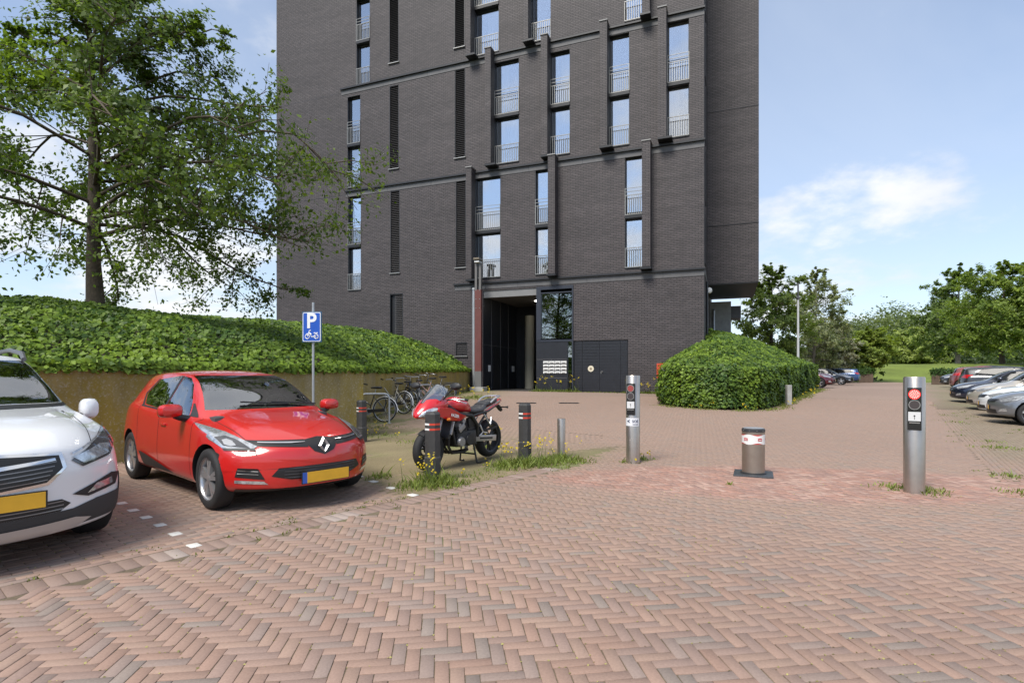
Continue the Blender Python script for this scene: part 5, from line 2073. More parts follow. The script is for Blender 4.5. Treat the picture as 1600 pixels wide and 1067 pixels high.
for nm, rr, fa, fb, m_ in (('band_red', r + .0012, lambda a: .432, lambda a: .562, mat('band_red_gloss', (.50, .03, .025), .35)),
                           ('band_white', r + .0024, lambda a: .437 + .010 * math.sin(a * 4), lambda a: .556 - .010 * math.sin(a * 4), mat('band_white', (.72, .72, .70), .5))):
    P, Q = [], []
    for i in range(n):
        a = 2 * math.pi * i / n
        P += [(rr * math.cos(a), rr * math.sin(a), fa(a)), (rr * math.cos(a), rr * math.sin(a), fb(a))]
    for i in range(n):
        j = (i + 1) % n
        Q.append((2 * i, 2 * j, 2 * j + 1, 2 * i + 1))
    bd = MB().add(P, Q).build('band', m_, e, True)
for k in range(5):
    a = R(-128 + 72 * k)
    Mx = Matrix.Rotation(a + math.pi / 2, 3, 'Z')
    lg = MB().box(((r + .0035) * math.cos(a), (r + .0035) * math.sin(a), .497), (.056, .003, .036), Mx, bev=.001).build('logo', mat('logo_red', (.45, .02, .03), .4), bd)
    MB().box(((r + .0055) * math.cos(a), (r + .0055) * math.sin(a), .494), (.040, .002, .008), Mx).build('logo_bar', M_WHITE, lg)

# parking sign for mopeds
e = empty('parking_sign', (-3.87, 10.75, 0), R(-7))
tag(e, 'blue square parking sign with a white P and moped on a galvanised pole', 'sign')
MB().tube([(0, 0, -.1), (0, 0, 2.79)], .024, 12).build('pole', M_GALV, e, True)
sz0 = CH + (HZ - 535) * 10.75 / F
sz1 = CH + (HZ - 487.5) * 10.75 / F
zc_ = (sz0 + sz1) / 2
sh = sz1 - sz0
sw_ = .395
bd = MB().box((0, -.045, zc_), (sw_, .03, sh), bev=.012).build('board', mat('sign_edge', (.03, .10, .20), .5), e)
yf = -.062


def rrect(w, h, rad, n=6):
    out = []
    for cx_, cy_, a0 in ((w / 2 - rad, h / 2 - rad, 0), (-w / 2 + rad, h / 2 - rad, 90), (-w / 2 + rad, -h / 2 + rad, 180), (w / 2 - rad, -h / 2 + rad, 270)):
        for k in range(n + 1):
            a = R(a0 + 90 * k / n)
            out.append((cx_ + rad * math.cos(a), cy_ + rad * math.sin(a)))
    return out


M_SIGNW = mat('sign_white', (.78, .80, .82), .4)
M_SIGNB = mat('sign_blue', (.010, .085, .46), .4)
MB().prism([(x, z + zc_) for x, z in rrect(sw_ - .03, sh - .03, .03)], yf, yf + .004).build('white_border', M_SIGNW, bd)
fb_ = MB().prism([(x, z + zc_) for x, z in rrect(sw_ - .056, sh - .056, .022)], yf - .002, yf + .001).build('blue_face', M_SIGNB, bd)
text_mesh('letter_P', 'P', .40, M_SIGNW, fb_, Matrix.Translation((-.005, yf - .004, zc_ + .105)) @ Matrix.Rotation(R(90), 4, 'X'), .001, .010)
mp_b = MB()
zb_ = zc_ - .185
ring = lambda cx_, r_: [(cx_ + r_ * math.cos(a), yf - .004, zb_ + r_ * math.sin(a)) for a in np.linspace(0, 2 * math.pi, 21)]
mp_b.tube(ring(-.085, .042), .0085, 6)
mp_b.tube(ring(.095, .042), .0085, 6)
for pts_, rr in (([(-.085, yf - .004, zb_), (-.06, yf - .004, zb_ + .06), (-.04, yf - .004, zb_ + .115), (-.015, yf - .004, zb_ + .118)], .010),
                 ([(-.055, yf - .004, zb_ + .075), (-.01, yf - .004, zb_ + .02), (.0, yf - .004, zb_ - .005), (.095, yf - .004, zb_)], .010),
                 ([(-.045, yf - .004, zb_ + .07), (-.005, yf - .004, zb_ + .035)], .018), ([(.045, yf - .004, zb_ + .068), (.13, yf - .004, zb_ + .068)], .009),
                 ([(-.10, yf - .004, zb_ + .052), (-.06, yf - .004, zb_ + .058)], .008)):
    mp_b.tube(pts_, rr, 6)
mp_b.build('moped_symbol', M_SIGNW, fb_)

# small red notice board at the ivy planter's corner
p = ground_at(1036, 612)
e = empty('notice_sign', (5.62, 20.75, p.z), R(-10))
tag(e, 'small red and white notice board at the corner of the ivy planter', 'sign')
MB().tube([(0, .03, 0), (0, .03, 1.25)], .025, 8).build('pole', M_GALV, e, True)
nb_ = MB().box((0, 0, 1.0), (.36, .03, .55), bev=.01).build('board', mat('notice_red', (.55, .07, .03), .5), e)
MB().box((.08, -.018, .98), (.17, .004, .28)).build('panel', M_SIGNW, nb_)

# ---------------------------------------------------------------- motorbike
mb_o = empty('motorbike', (-.80, 8.55, 0), math.atan2(-1.30, -.87))
tag(mb_o, 'red sport touring motorbike with half fairing on its centre stand', 'motorbike')
M_MRED = paint_mat('bike_red', (.55, .010, .016), 0, .28)
M_ENG = mat('engine_black', (.038, .038, .04), .45, .3, vary=(20, .3))
M_ENGL = mat('engine_grey', (.34, .34, .35), .4, .7)


def moto_wheel(x, z, r, w, nm):
    e = empty('wheel', (x, 0, z), 0, mb_o)
    prof = []
    for k in range(13):
        a = math.pi * k / 12
        prof.append((r - w * .42 + w * .42 * math.sin(a) * 1.0, -math.cos(a) * w / 2))
    MB().lathe([(r * .72, -w * .42)] + prof + [(r * .72, w * .42)], (0, 0, 0), 'y', 40, False).build('tyre', M_RUBBER, e, True, 60)
    rm = MB().lathe([(r * .74, -w * .40), (r * .66, -w * .36), (r * .66, w * .36), (r * .74, w * .40)], (0, 0, 0), 'y', 36, False)
    rm.lathe([(.045, -.06), (.045, .06)], (0, 0, 0), 'y', 16)
    for k in range(3):
        a = 2 * math.pi * k / 3 + .4
        for d in (-.16, .16):
            rm.tube([(.03 * math.cos(a), 0, .03 * math.sin(a)), (r * .68 * math.cos(a + d), 0, r * .68 * math.sin(a + d))], .016, 6)
    rm.build('rim', mat('rim_dark', (.06, .06, .065), .4, .6), e, True)
    for s in ((-1, 1) if nm == 'f' else (-1,)):
        MB().lathe([(.07, s * .075), (.145, s * .075), (.145, s * .080), (.07, s * .080)], (0, 0, 0), 'y', 32, False).build('brake_disc', mat('disc_steel', (.30, .29, .28), .35, .8), e, True)


moto_wheel(.72, .30, .30, .125, 'f')
moto_wheel(-.72, .345, .312, .175, 'r')
for s in (-1, 1):
    fk = MB().tube([(.72, s * .10, .30), (.66, s * .10, .46), (.60, s * .10, .62)], [.032, .032, .030], 10)
    fk.tube([(.60, s * .10, .62), (.45, s * .10, 1.0)], .024, 10)
    fk.build('fork_leg', M_ENGL, mb_o, True)
fe = MB()
for k in range(9):
    pass
P, Q = [], []
for i in range(11):
    a = R(50 + 85 * i / 10)
    for j in range(7):
        b = (j - 3) / 3
        rr = .318 - .03 * b * b
        P.append((.72 + rr * math.cos(a), b * .072, .30 + rr * math.sin(a)))
for i in range(10):
    for j in range(6):
        Q.append((i * 7 + j, i * 7 + j + 1, (i + 1) * 7 + j + 1, (i + 1) * 7 + j))
MB().add(P, Q).build('front_mudguard', M_PLASTIC, mb_o, True)
fa_ = MB().ell([(1.0, .018, .80, .02), (.975, .062, .812, .05), (.91, .118, .85, .09), (.81, .16, .90, .135), (.69, .185, .935, .165), (.57, .185, .955, .165), (.47, .16, .955, .125)], 24, 1.8)
fo_ = fa_.build('fairing', M_MRED, mb_o, True)
for s in (1, -1):
    # side panel of the half fairing tapering back
    MB().rings([[(.74, s * .205, .80), (.74, s * .225, .92), (.74, s * .20, .93), (.74, s * .18, .80)], [(.50, s * .215, .72), (.50, s * .245, .90), (.50, s * .20, .91), (.50, s * .18, .72)],
                [(.25, s * .20, .70), (.25, s * .23, .80), (.25, s * .19, .81), (.25, s * .17, .70)], [(.10, s * .19, .745), (.10, s * .20, .765), (.10, s * .18, .77), (.10, s * .17, .745)]]).build('side_fairing', M_MRED, mb_o, True, 60)
    hl_ = MB().ell([(.985, .006, .80, .012, s * .06), (.945, .024, .825, .04, s * .10), (.88, .026, .85, .052, s * .143), (.80, .020, .875, .045, s * .175), (.73, .004, .90, .015, s * .20)], 14).build('headlamp', M_HEADL, mb_o, True)
    MB().tube([(.62, s * .19, 1.03), (.60, s * .28, 1.13), (.585, s * .34, 1.19)], .013, 8).build('mirror_stalk', M_PLASTIC, mb_o, True)
    MB().ell([(.625, .05, 1.215, .02, s * .39), (.60, .095, 1.22, .05, s * .39), (.575, .10, 1.22, .055, s * .39), (.565, .09, 1.22, .048, s * .39)], 14).build('mirror', M_PLASTIC, mb_o, True)
    MB().ell([(.60, .012, .745, .015, s * .25), (.57, .02, .745, .024, s * .262), (.53, .012, .745, .018, s * .25)], 10).build('indicator', mat('amber', (.65, .17, .01), .3, coat=1), mb_o, True)
# windscreen
P, Q = [], []
for i in range(9):
    t = i / 8
    x = .875 - .33 * t
    z = .985 + .31 * t - .05 * t * t
    hw = .10 - .01 * t + .085 * math.sin(t * math.pi * .85)
    for j in range(11):
        b = (j - 5) / 5
        P.append((x - .10 * b * b, b * hw, z - .07 * b * b))
for i in range(8):
    for j in range(10):
        Q.append((i * 11 + j, i * 11 + j + 1, (i + 1) * 11 + j + 1, (i + 1) * 11 + j))
MB().add(P, Q).build('windscreen', glass_mat('smoked_screen', (.30, .32, .34), .30), mb_o, True)
MB().ell([(.36, .06, .92, .05), (.30, .13, .93, .09), (.18, .165, .93, .125), (.02, .16, .915, .12), (-.10, .12, .87, .085), (-.18, .08, .835, .05)], 22, 2.4).build('fuel_tank', M_MRED, mb_o, True)
MB().lathe([(.05, 0), (.05, .012), (.0, .016)], (.12, 0, 1.05), 'z', 16, False).build('tank_cap', M_CHROME, mb_o, True)
MB().ell([(-.10, .085, .835, .045), (-.22, .13, .815, .05), (-.38, .15, .82, .055), (-.50, .13, .86, .055), (-.54, .10, .885, .045)], 18, 2.6).build('seat', mat('seat_vinyl', (.045, .045, .048), .45), mb_o, True)
MB().ell([(-.48, .11, .885, .04), (-.60, .12, .92, .045), (-.80, .10, .955, .04), (-.90, .06, .965, .03)], 18, 2.6).build('pillion_seat', mat('seat_vinyl', (.045, .045, .048), .45), mb_o, True)
MB().ell([(-.30, .11, .745, .03), (-.50, .135, .80, .055), (-.72, .125, .865, .06), (-.95, .085, .93, .05), (-1.06, .03, .955, .025)], 18, 2.4).build('tail_fairing', M_MRED, mb_o, True)
for s in (1, -1):
    MB().rings([[(-.42, s * .137, .80), (-.42, s * .14, .83), (-.42, s * .12, .83), (-.42, s * .12, .80)], [(-.95, s * .093, .94), (-.95, s * .094, .965), (-.95, s * .07, .965), (-.95, s * .07, .94)]]).build('tail_stripe', M_ALLOY, mb_o)
MB().ell([(-1.02, .05, .94, .022), (-1.07, .03, .945, .018)], 12).build('tail_lamp', M_TAIL, mb_o, True)
MB().tube([(-.62, .125, .93), (-.70, .14, .99), (-.82, .135, 1.025), (-.93, .09, 1.03), (-.96, 0, 1.03), (-.93, -.09, 1.03), (-.82, -.135, 1.025), (-.70, -.14, .99), (-.62, -.125, .93)], .015, 8).build('grab_rail', M_ALLOY, mb_o, True)
MB().tube([(-.95, 0, .90), (-1.05, 0, .82), (-1.10, 0, .78)], [.03, .04, .03], 8).build('plate_bracket', M_PLASTIC, mb_o, True)
for s in (1, -1):
    MB().tube([(-1.04, s * .03, .84), (-1.05, s * .13, .84), (-1.06, s * .17, .84)], [.01, .012, .022], 8).build('rear_indicator', M_PLASTIC, mb_o, True)
# frame, engine, exhaust
fr = MB()
for s in (1, -1):
    fr.tube([(.44, s * .08, .95), (.25, s * .17, .80), (-.05, s * .18, .76), (-.22, s * .16, .60), (-.26, s * .13, .42)], .030, 8)
    fr.tube([(.40, s * .08, .86), (.36, s * .15, .55), (.30, s * .15, .34), (-.20, s * .15, .32)], .022, 8)
    fr.tube([(-.10, s * .15, .75), (-.55, s * .13, .80), (-.80, s * .10, .88)], .018, 8)
    fr.tube([(-.22, s * .15, .55), (-.50, s * .13, .77)], .018, 8)
fr.build('frame', M_PLASTIC, mb_o, True)
en = MB()
en.box((.05, 0, .42), (.48, .36, .24), bev=.06)
en.box((.18, 0, .60), (.24, .34, .22), Matrix.Rotation(R(25), 3, 'Y'), bev=.03)
en.box((-.14, 0, .52), (.22, .28, .2), bev=.04)
for k in range(5):
    en.box((.155 + .012 * k, 0, .53 + .026 * k), (.27, .37, .008), Matrix.Rotation(R(25), 3, 'Y'))
en.build('engine', M_ENG, mb_o, True)
for s in (1, -1):
    MB().lathe([(.0, s * .205), (.085, s * .205), (.10, s * .17), (.10, s * .12)], (.0, 0, .40), 'y', 20, False).build('engine_cover', M_ENG, mb_o, True)
    MB().lathe([(.0, s * .21), (.065, s * .21), (.08, s * .18), (.08, s * .12)], (.20, 0, .38), 'y', 20, False).build('clutch_cover', M_ENGL, mb_o, True)
    for (cx_, cz_) in ((.155, .685), (.245, .625)):
        MB().lathe([(.0, s * .20), (.034, s * .20), (.038, s * .18), (.038, s * .12)], (cx_, 0, cz_), 'y', 16, False).build('cam_cover', M_ENGL, mb_o, True)
    MB().box((.20, s * .19, .59), (.15, .03, .08), Matrix.Rotation(R(35), 3, 'Y'), bev=.012).build('head_cover', M_ENGL, mb_o, True)
    MB().box((.395, s * .16, .60), (.025, .05, .20), Matrix.Rotation(R(-18), 3, 'Y'), bev=.008).build('radiator_guard', M_ALLOY, mb_o, True)
    MB().box((-.10, s * .13, .66), (.18, .06, .16), Matrix.Rotation(R(10), 3, 'Y'), bev=.04).build('side_cover', M_PLASTIC, mb_o, True)
MB().box((.40, 0, .58), (.05, .30, .28), Matrix.Rotation(R(-18), 3, 'Y')).build('radiator', M_ENG, mb_o)
for k in range(4):
    y = -.12 + .08 * k
    MB().tube([(.30, y, .55), (.42, y, .48), (.42, y, .32), (.32, y * .8, .22), (.0, y * .5, .20), (-.2, -.02, .21)], .021, 8).build('exhaust_header', mat('exhaust_dark', (.03, .028, .027), .4, .5), mb_o, True)
MB().tube([(-.2, -.05, .21), (-.35, -.15, .30), (-.45, -.18, .38)], .028, 10).tube([(-.45, -.18, .38), (-.95, -.21, .56)], [.05, .055], 16).build('silencer', M_ENGL, mb_o, True)
swg = MB()
for s in (1, -1):
    swg.box((-.49, s * .12, .372), (.56, .035, .10), Matrix.Rotation(R(-4), 3, 'Y'), bev=.012)
swg.box((-.24, 0, .385), (.08, .25, .10), bev=.02)
swg.build('swingarm', M_ALLOY, mb_o, True)
MB().box((-.49, .139, .372), (.34, .003, .028), Matrix.Rotation(R(-4), 3, 'Y')).build('swingarm_decal', M_PLASTIC, mb_o)
MB().box((-.60, .135, .515), (.34, .03, .03), Matrix.Rotation(R(6), 3, 'Y')).build('chain_guard', M_PLASTIC, mb_o)
for s in (1, -1):
    ft = MB().tube([(-.30, s * .14, .62), (-.36, s * .17, .48), (-.26, s * .17, .42)], .013, 6)
    ft.tube([(-.36, s * .17, .48), (-.36, s * .26, .47)], .013, 6)
    ft.tube([(-.42, s * .14, .76), (-.55, s * .17, .58), (-.47, s * .14, .74)], .013, 6)
    ft.tube([(-.55, s * .17, .58), (-.62, s * .14, .70)], .013, 6)
    ft.build('foot_bracket', M_ALLOY, mb_o, True)
    MB().tube([(.44, s * .09, 1.01), (.41, s * .22, 1.03), (.34, s * .36, 1.02)], .013, 8).build('handlebar', M_ENGL, mb_o, True)
    MB().tube([(.36, s * .29, 1.025), (.31, s * .40, 1.015)], .019, 10).build('grip', M_RUBBER, mb_o, True)
    MB().tube([(.44, s * .22, 1.03), (.43, s * .33, 1.00), (.37, s * .42, .97)], .008, 6).build('lever', M_ALLOY, mb_o, True)
MB().tube([(-.18, .12, .30), (-.20, .17, .02), (-.30, .17, .015)], .015, 6).tube([(-.18, -.12, .30), (-.20, -.17, .02), (-.30, -.17, .015)], .015, 6).tube([(-.19, .145, .15), (-.19, -.145, .15)], .014, 6).tube([(-.20, .17, .02), (-.42, .22, .02)], .012, 6).build('centre_stand', M_PLASTIC, mb_o, True)
text_mesh('lettering', 'FAZER', .062, mat('letter_silver', (.7, .7, .68), .4), mb_o, Matrix.Translation((.42, .249, .785)) @ Matrix.Rotation(R(180), 4, 'Z') @ Matrix.Rotation(R(90), 4, 'X') @ Matrix.Rotation(R(-12), 4, 'Z') @ Matrix.Rotation(R(-10), 4, 'X'), .002, .001)


# ---------------------------------------------------------------- bicycles and their racks
def bicycle(pos, rz, color, label, guard=M_WHITE, basket=False, lean=R(4)):
    e = empty('bicycle', (pos[0], pos[1], float(gz(*pos))), rz)
    e.rotation_euler = (lean, 0, rz)
    tag(e, label, 'bicycle', 'bicycles parked against the mossy wall')
    fm = mat('bike_' + color[0], color[1], .35, coat=.5)
    r = .345
    for x in (.54, -.54):
        w = empty('wheel', (x, 0, r), 0, e)
        ring_ = lambda q, rr: [(q * math.cos(a), 0, q * math.sin(a)) for a in np.linspace(0, 2 * math.pi, 29)]
        MB().tube(ring_(r - .018, 0), .018, 6).build('tyre', M_RUBBER, w, True)
        sp_ = MB().tube(ring_(r - .042, 0), .010, 5)
        for k in range(14):
            a = 2 * math.pi * k / 14
            sp_.tube([(.02 * math.cos(a + 1), .02 * (-1) ** k, .02 * math.sin(a + 1)), ((r - .04) * math.cos(a), 0, (r - .04) * math.sin(a))], .0022, 4, False)
        sp_.tube([(0, -.05, 0), (0, .05, 0)], .022, 8)
        sp_.build('rim', M_GALV, w, True)
        P, Q = [], []
        a0, a1 = (20, 165) if x > 0 else (0, 190)
        for i in range(13):
            a = R(a0 + (a1 - a0) * i / 12)
            for b in (-1, 0, 1):
                rr = r + (.03 if b == 0 else .018)
                P.append((rr * math.cos(a), b * .024, rr * math.sin(a)))
        for i in range(12):
            for j in range(2):
                Q.append((i * 3 + j, i * 3 + j + 1, (i + 1) * 3 + j + 1, (i + 1) * 3 + j))
        MB().add(P, Q).build('mudguard', guard, w, True)
    bb, hd0, hd1, sd = (-.08, 0, .29), (.40, 0, .66), (.37, 0, .86), (-.24, 0, .80)
    f = MB()
    f.tube([hd0, bb], .019, 8).tube([hd1, (.1, 0, .60), (-.14, 0, .46)], .016, 8).tube([bb, sd], .017, 8)
    for s in (1, -1):
        f.tube([bb, (-.54, s * .06, r)], .010, 6).tube([(-.21, 0, .70), (-.54, s * .06, r)], .009, 6).tube([hd0, (.47, s * .05, .5), (.54, s * .05, r)], .011, 6)
    f.tube([(.41, 0, .63), (.36, 0, .92)], .018, 8)
    f.build('frame', fm, e, True)
    MB().tube([sd, (-.27, 0, .92)], .013, 8).build('seat_post', M_GALV, e, True)
    MB().ell([(-.44, .05, .955, .03), (-.40, .10, .955, .035), (-.30, .10, .955, .035), (-.18, .035, .955, .025), (-.12, .018, .95, .018)], 12).build('saddle', M_PLASTIC, e, True)
    MB().tube([(.36, 0, .9), (.34, 0, 1.05)], .013, 8).tube([(.16, .29, 1.06), (.30, .27, 1.10), (.37, .1, 1.08), (.37, -.1, 1.08), (.30, -.27, 1.10), (.16, -.29, 1.06)], .012, 8).build('handlebar', M_GALV, e, True)
    for s in (1, -1):
        MB().tube([(.22, s * .285, 1.075), (.10, s * .295, 1.05)], .017, 8).build('grip', M_RUBBER, e, True)
    MB().ell([(.50, .03, .80, .03), (.46, .04, .80, .04), (.41, .02, .80, .03)], 10).build('lamp', M_CHROME, e, True)
    rk = MB().tube([(-.30, .06, .73), (-.80, .06, .74), (-.80, -.06, .74), (-.30, -.06, .73)], .008, 6)
    for s in (1, -1):
        rk.tube([(-.70, s * .06, .74), (-.54, s * .07, r)], .006, 6)
    rk.build('carrier', M_PLASTIC, e, True)
    MB().lathe([(.09, .035), (.095, .04), (.09, .045)], (bb[0], 0, bb[2]), 'y', 20).tube([(-.08, .06, .29), (.02, .08, .17), (.02, .15, .17)], .009, 6).tube([(-.08, -.06, .29), (-.18, -.08, .41), (-.18, -.15, .41)], .009, 6).build('crankset', M_GALV, e, True)
    MB().box((-.31, .05, .32), (.50, .02, .09), Matrix.Rotation(R(4), 3, 'Y'), bev=.01).build('chain_case', M_PLASTIC, e)
    if basket:
        bk = MB()
        for k in range(7):
            z = .78 + k * .035
            q = .13 + k * .006
            bk.tube([(.62 + q, -q, z), (.62 + q, q, z), (.62 - q * .7, q, z), (.62 - q * .7, -q, z), (.62 + q, -q, z)], .005, 4)
        bk.box((.62, 0, .77), (.22, .24, .01))
        bk.build('basket', M_PLASTIC, e)
    return e


bicycle((-4.05, 15.3), R(172), ('black', (.012, .012, .013)), 'black bicycle with pale mudguard leaning at the near tubular rack')
bicycle((-3.85, 17.5), R(150), ('cream', (.50, .47, .40)), 'bicycle with cream frame and white rear mudguard, second from the rack', M_WHITE)
bicycle((-3.72, 18.4), R(140), ('dark', (.02, .02, .022)), 'dark bicycle with raised handlebars in the middle of the row', M_PLASTIC)
bicycle((-3.45, 19.3), R(128), ('blue', (.02, .05, .10)), 'dark blue bicycle with a front basket near the middle of the row', M_PLASTIC, True)
bicycle((-3.25, 20.6), R(150), ('pink', (.55, .33, .30)), 'pale pink bicycle with a round lamp behind the motorbike mirror', M_WHITE)
bicycle((-3.0, 21.6), R(160), ('grey', (.10, .11, .12)), 'grey bicycle at the far end of the row with a dark blue mudguard', mat('guard_blue', (.03, .05, .10), .4))


def rack(pos, rz, label, w=.62, h=.80):
    e = empty('cycle_rack', (pos[0], pos[1], float(gz(*pos))), rz)
    tag(e, label, 'cycle rack', 'galvanised cycle racks')
    pts_ = [(-w / 2, 0, -.05), (-w / 2, 0, h - .12)] + [(-w / 2 + .12 - .12 * math.cos(a), 0, h - .12 + .12 * math.sin(a)) for a in np.linspace(.3, 1.57, 4)] + \
           [(w / 2 - .12 + .12 * math.sin(a), 0, h - .12 + .12 * math.cos(a)) for a in np.linspace(0, 1.3, 4)] + [(w / 2, 0, h - .12), (w / 2, 0, -.05)]
    MB().tube(pts_, .027, 10).build('hoop', M_GALV, e, True)
    for s in (-1, 1):
        MB().lathe([(.06, 0), (.06, .01), (.028, .014)], (s * w / 2, 0, 0), 'z', 14, False).build('foot_plate', M_GALV, e, True)


rack((-3.72, 15.0), R(8), 'galvanised steel hoop rack holding the nearest black bicycle', .75)
rack((-3.02, 19.2), R(60), 'galvanised steel hoop rack between the blue and pink bicycles')


# ---------------------------------------------------------------- lawn bank, planters and hedge at the end of the car park
LQ = axis([(76, 112, 2.0), (112, 200, 11)])
LC = axis([(-90, -20, 7), (-20, 24, 2.0), (24, 60, 6)])
lq, lc = np.meshgrid(LQ, LC)
lx, ly = lq * D2[0] + lc * N2[0], lq * D2[1] + lc * N2[1]
lz = .50 + 2.55 * sstep(77, 104, lq) + .12 * snoise(lx, ly, .2)
lawn = grid_mesh('lawn', lx, ly, lz, tint_mat('lawn_grass', .95, (3.0, .3), .0), np.array([.135, .175, .032]) * (1 + .28 * snoise(lx, ly, .35, 3) + .2 * snoise(lx, ly, 1.1, 1))[..., None])
tag(lawn, kind='structure')


def leafy_box(name, label, cat, c, size, rz, n, ls, colr_, base_mat=None, base_h=0.0, group=None):
    e = empty(name, (c[0], c[1], c[2]), rz)
    tag(e, label, cat, group)
    sx, sy, sz = size
    if base_mat is not None:
        MB().box((0, 0, base_h / 2), (sx, sy, base_h), bev=.02).build('wall', base_mat, e)
    A = [sx * sy, sx * (sz - base_h) * 2, sy * (sz - base_h) * 2]
    f = RNG.choice(3, n, p=np.array(A) / sum(A))
    u, v = RNG.uniform(-.5, .5, n), RNG.uniform(0, 1, n)
    sg = RNG.choice([-1, 1], n)
    P = np.zeros((n, 3))
    N_ = np.zeros((n, 3))
    k = f == 0
    P[k] = np.stack([u[k] * sx, (v[k] - .5) * sy, np.full(k.sum(), sz)], -1)
    N_[k] = (0, 0, 1)
    k = f == 1
    P[k] = np.stack([u[k] * sx, sg[k] * sy / 2, base_h + v[k] * (sz - base_h)], -1)
    N_[k, 1] = sg[k]
    k = f == 2
    P[k] = np.stack([sg[k] * sx / 2, u[k] * sy, base_h + v[k] * (sz - base_h)], -1)
    N_[k, 0] = sg[k]
    P += RNG.normal(0, ls * .55, (n, 3)) + N_ * (.12 * snoise(P[:, 0] * 2 + P[:, 2], P[:, 1] * 2 + P[:, 2], 1.1))[:, None]
    N_ = N_ + RNG.normal(0, .5, (n, 3)) + np.array([0, 0, .5])
    MB().box((0, 0, (base_h + sz) / 2 - .1), (sx * .9, sy * .9, sz - base_h - .15)).build('core', M_SOIL, e)
    cl = np.array(colr_) * RNG.uniform(.55, 1.5, (n, 1))
    leaf_cloud('foliage', P, N_, ls * RNG.uniform(.7, 1.3, n), cl, M_IVY, e, .8)
    return e


bm_pl = mat('planter_brick', (.105, .072, .050), .85, vary=(6, .3))
hl_rot = math.atan2(D2[1], D2[0])
leafy_box('brick_planter', 'brown brick planter with a clipped hedge behind the blue estate', 'planter', (38.8, 60.5, .5), (1.3, 1.1, 1.5), hl_rot - math.pi / 2, 900, .16, (.05, .10, .02), bm_pl, 1.0, 'brick planters')
leafy_box('brick_planter', 'brown brick planter with low greenery behind the black hatchback', 'planter', (37.6, 47.5, .45), (2.4, 1.1, 1.35), hl_rot - math.pi / 2, 1100, .16, (.045, .095, .02), bm_pl, .95, 'brick planters')
leafy_box('clipped_hedge', 'bright green clipped hedge at the far right edge beyond the cars', 'hedge', (44.5, 45.0, .5), (7.0, 3.0, 3.0), hl_rot, 5200, .20, (.105, .185, .026))


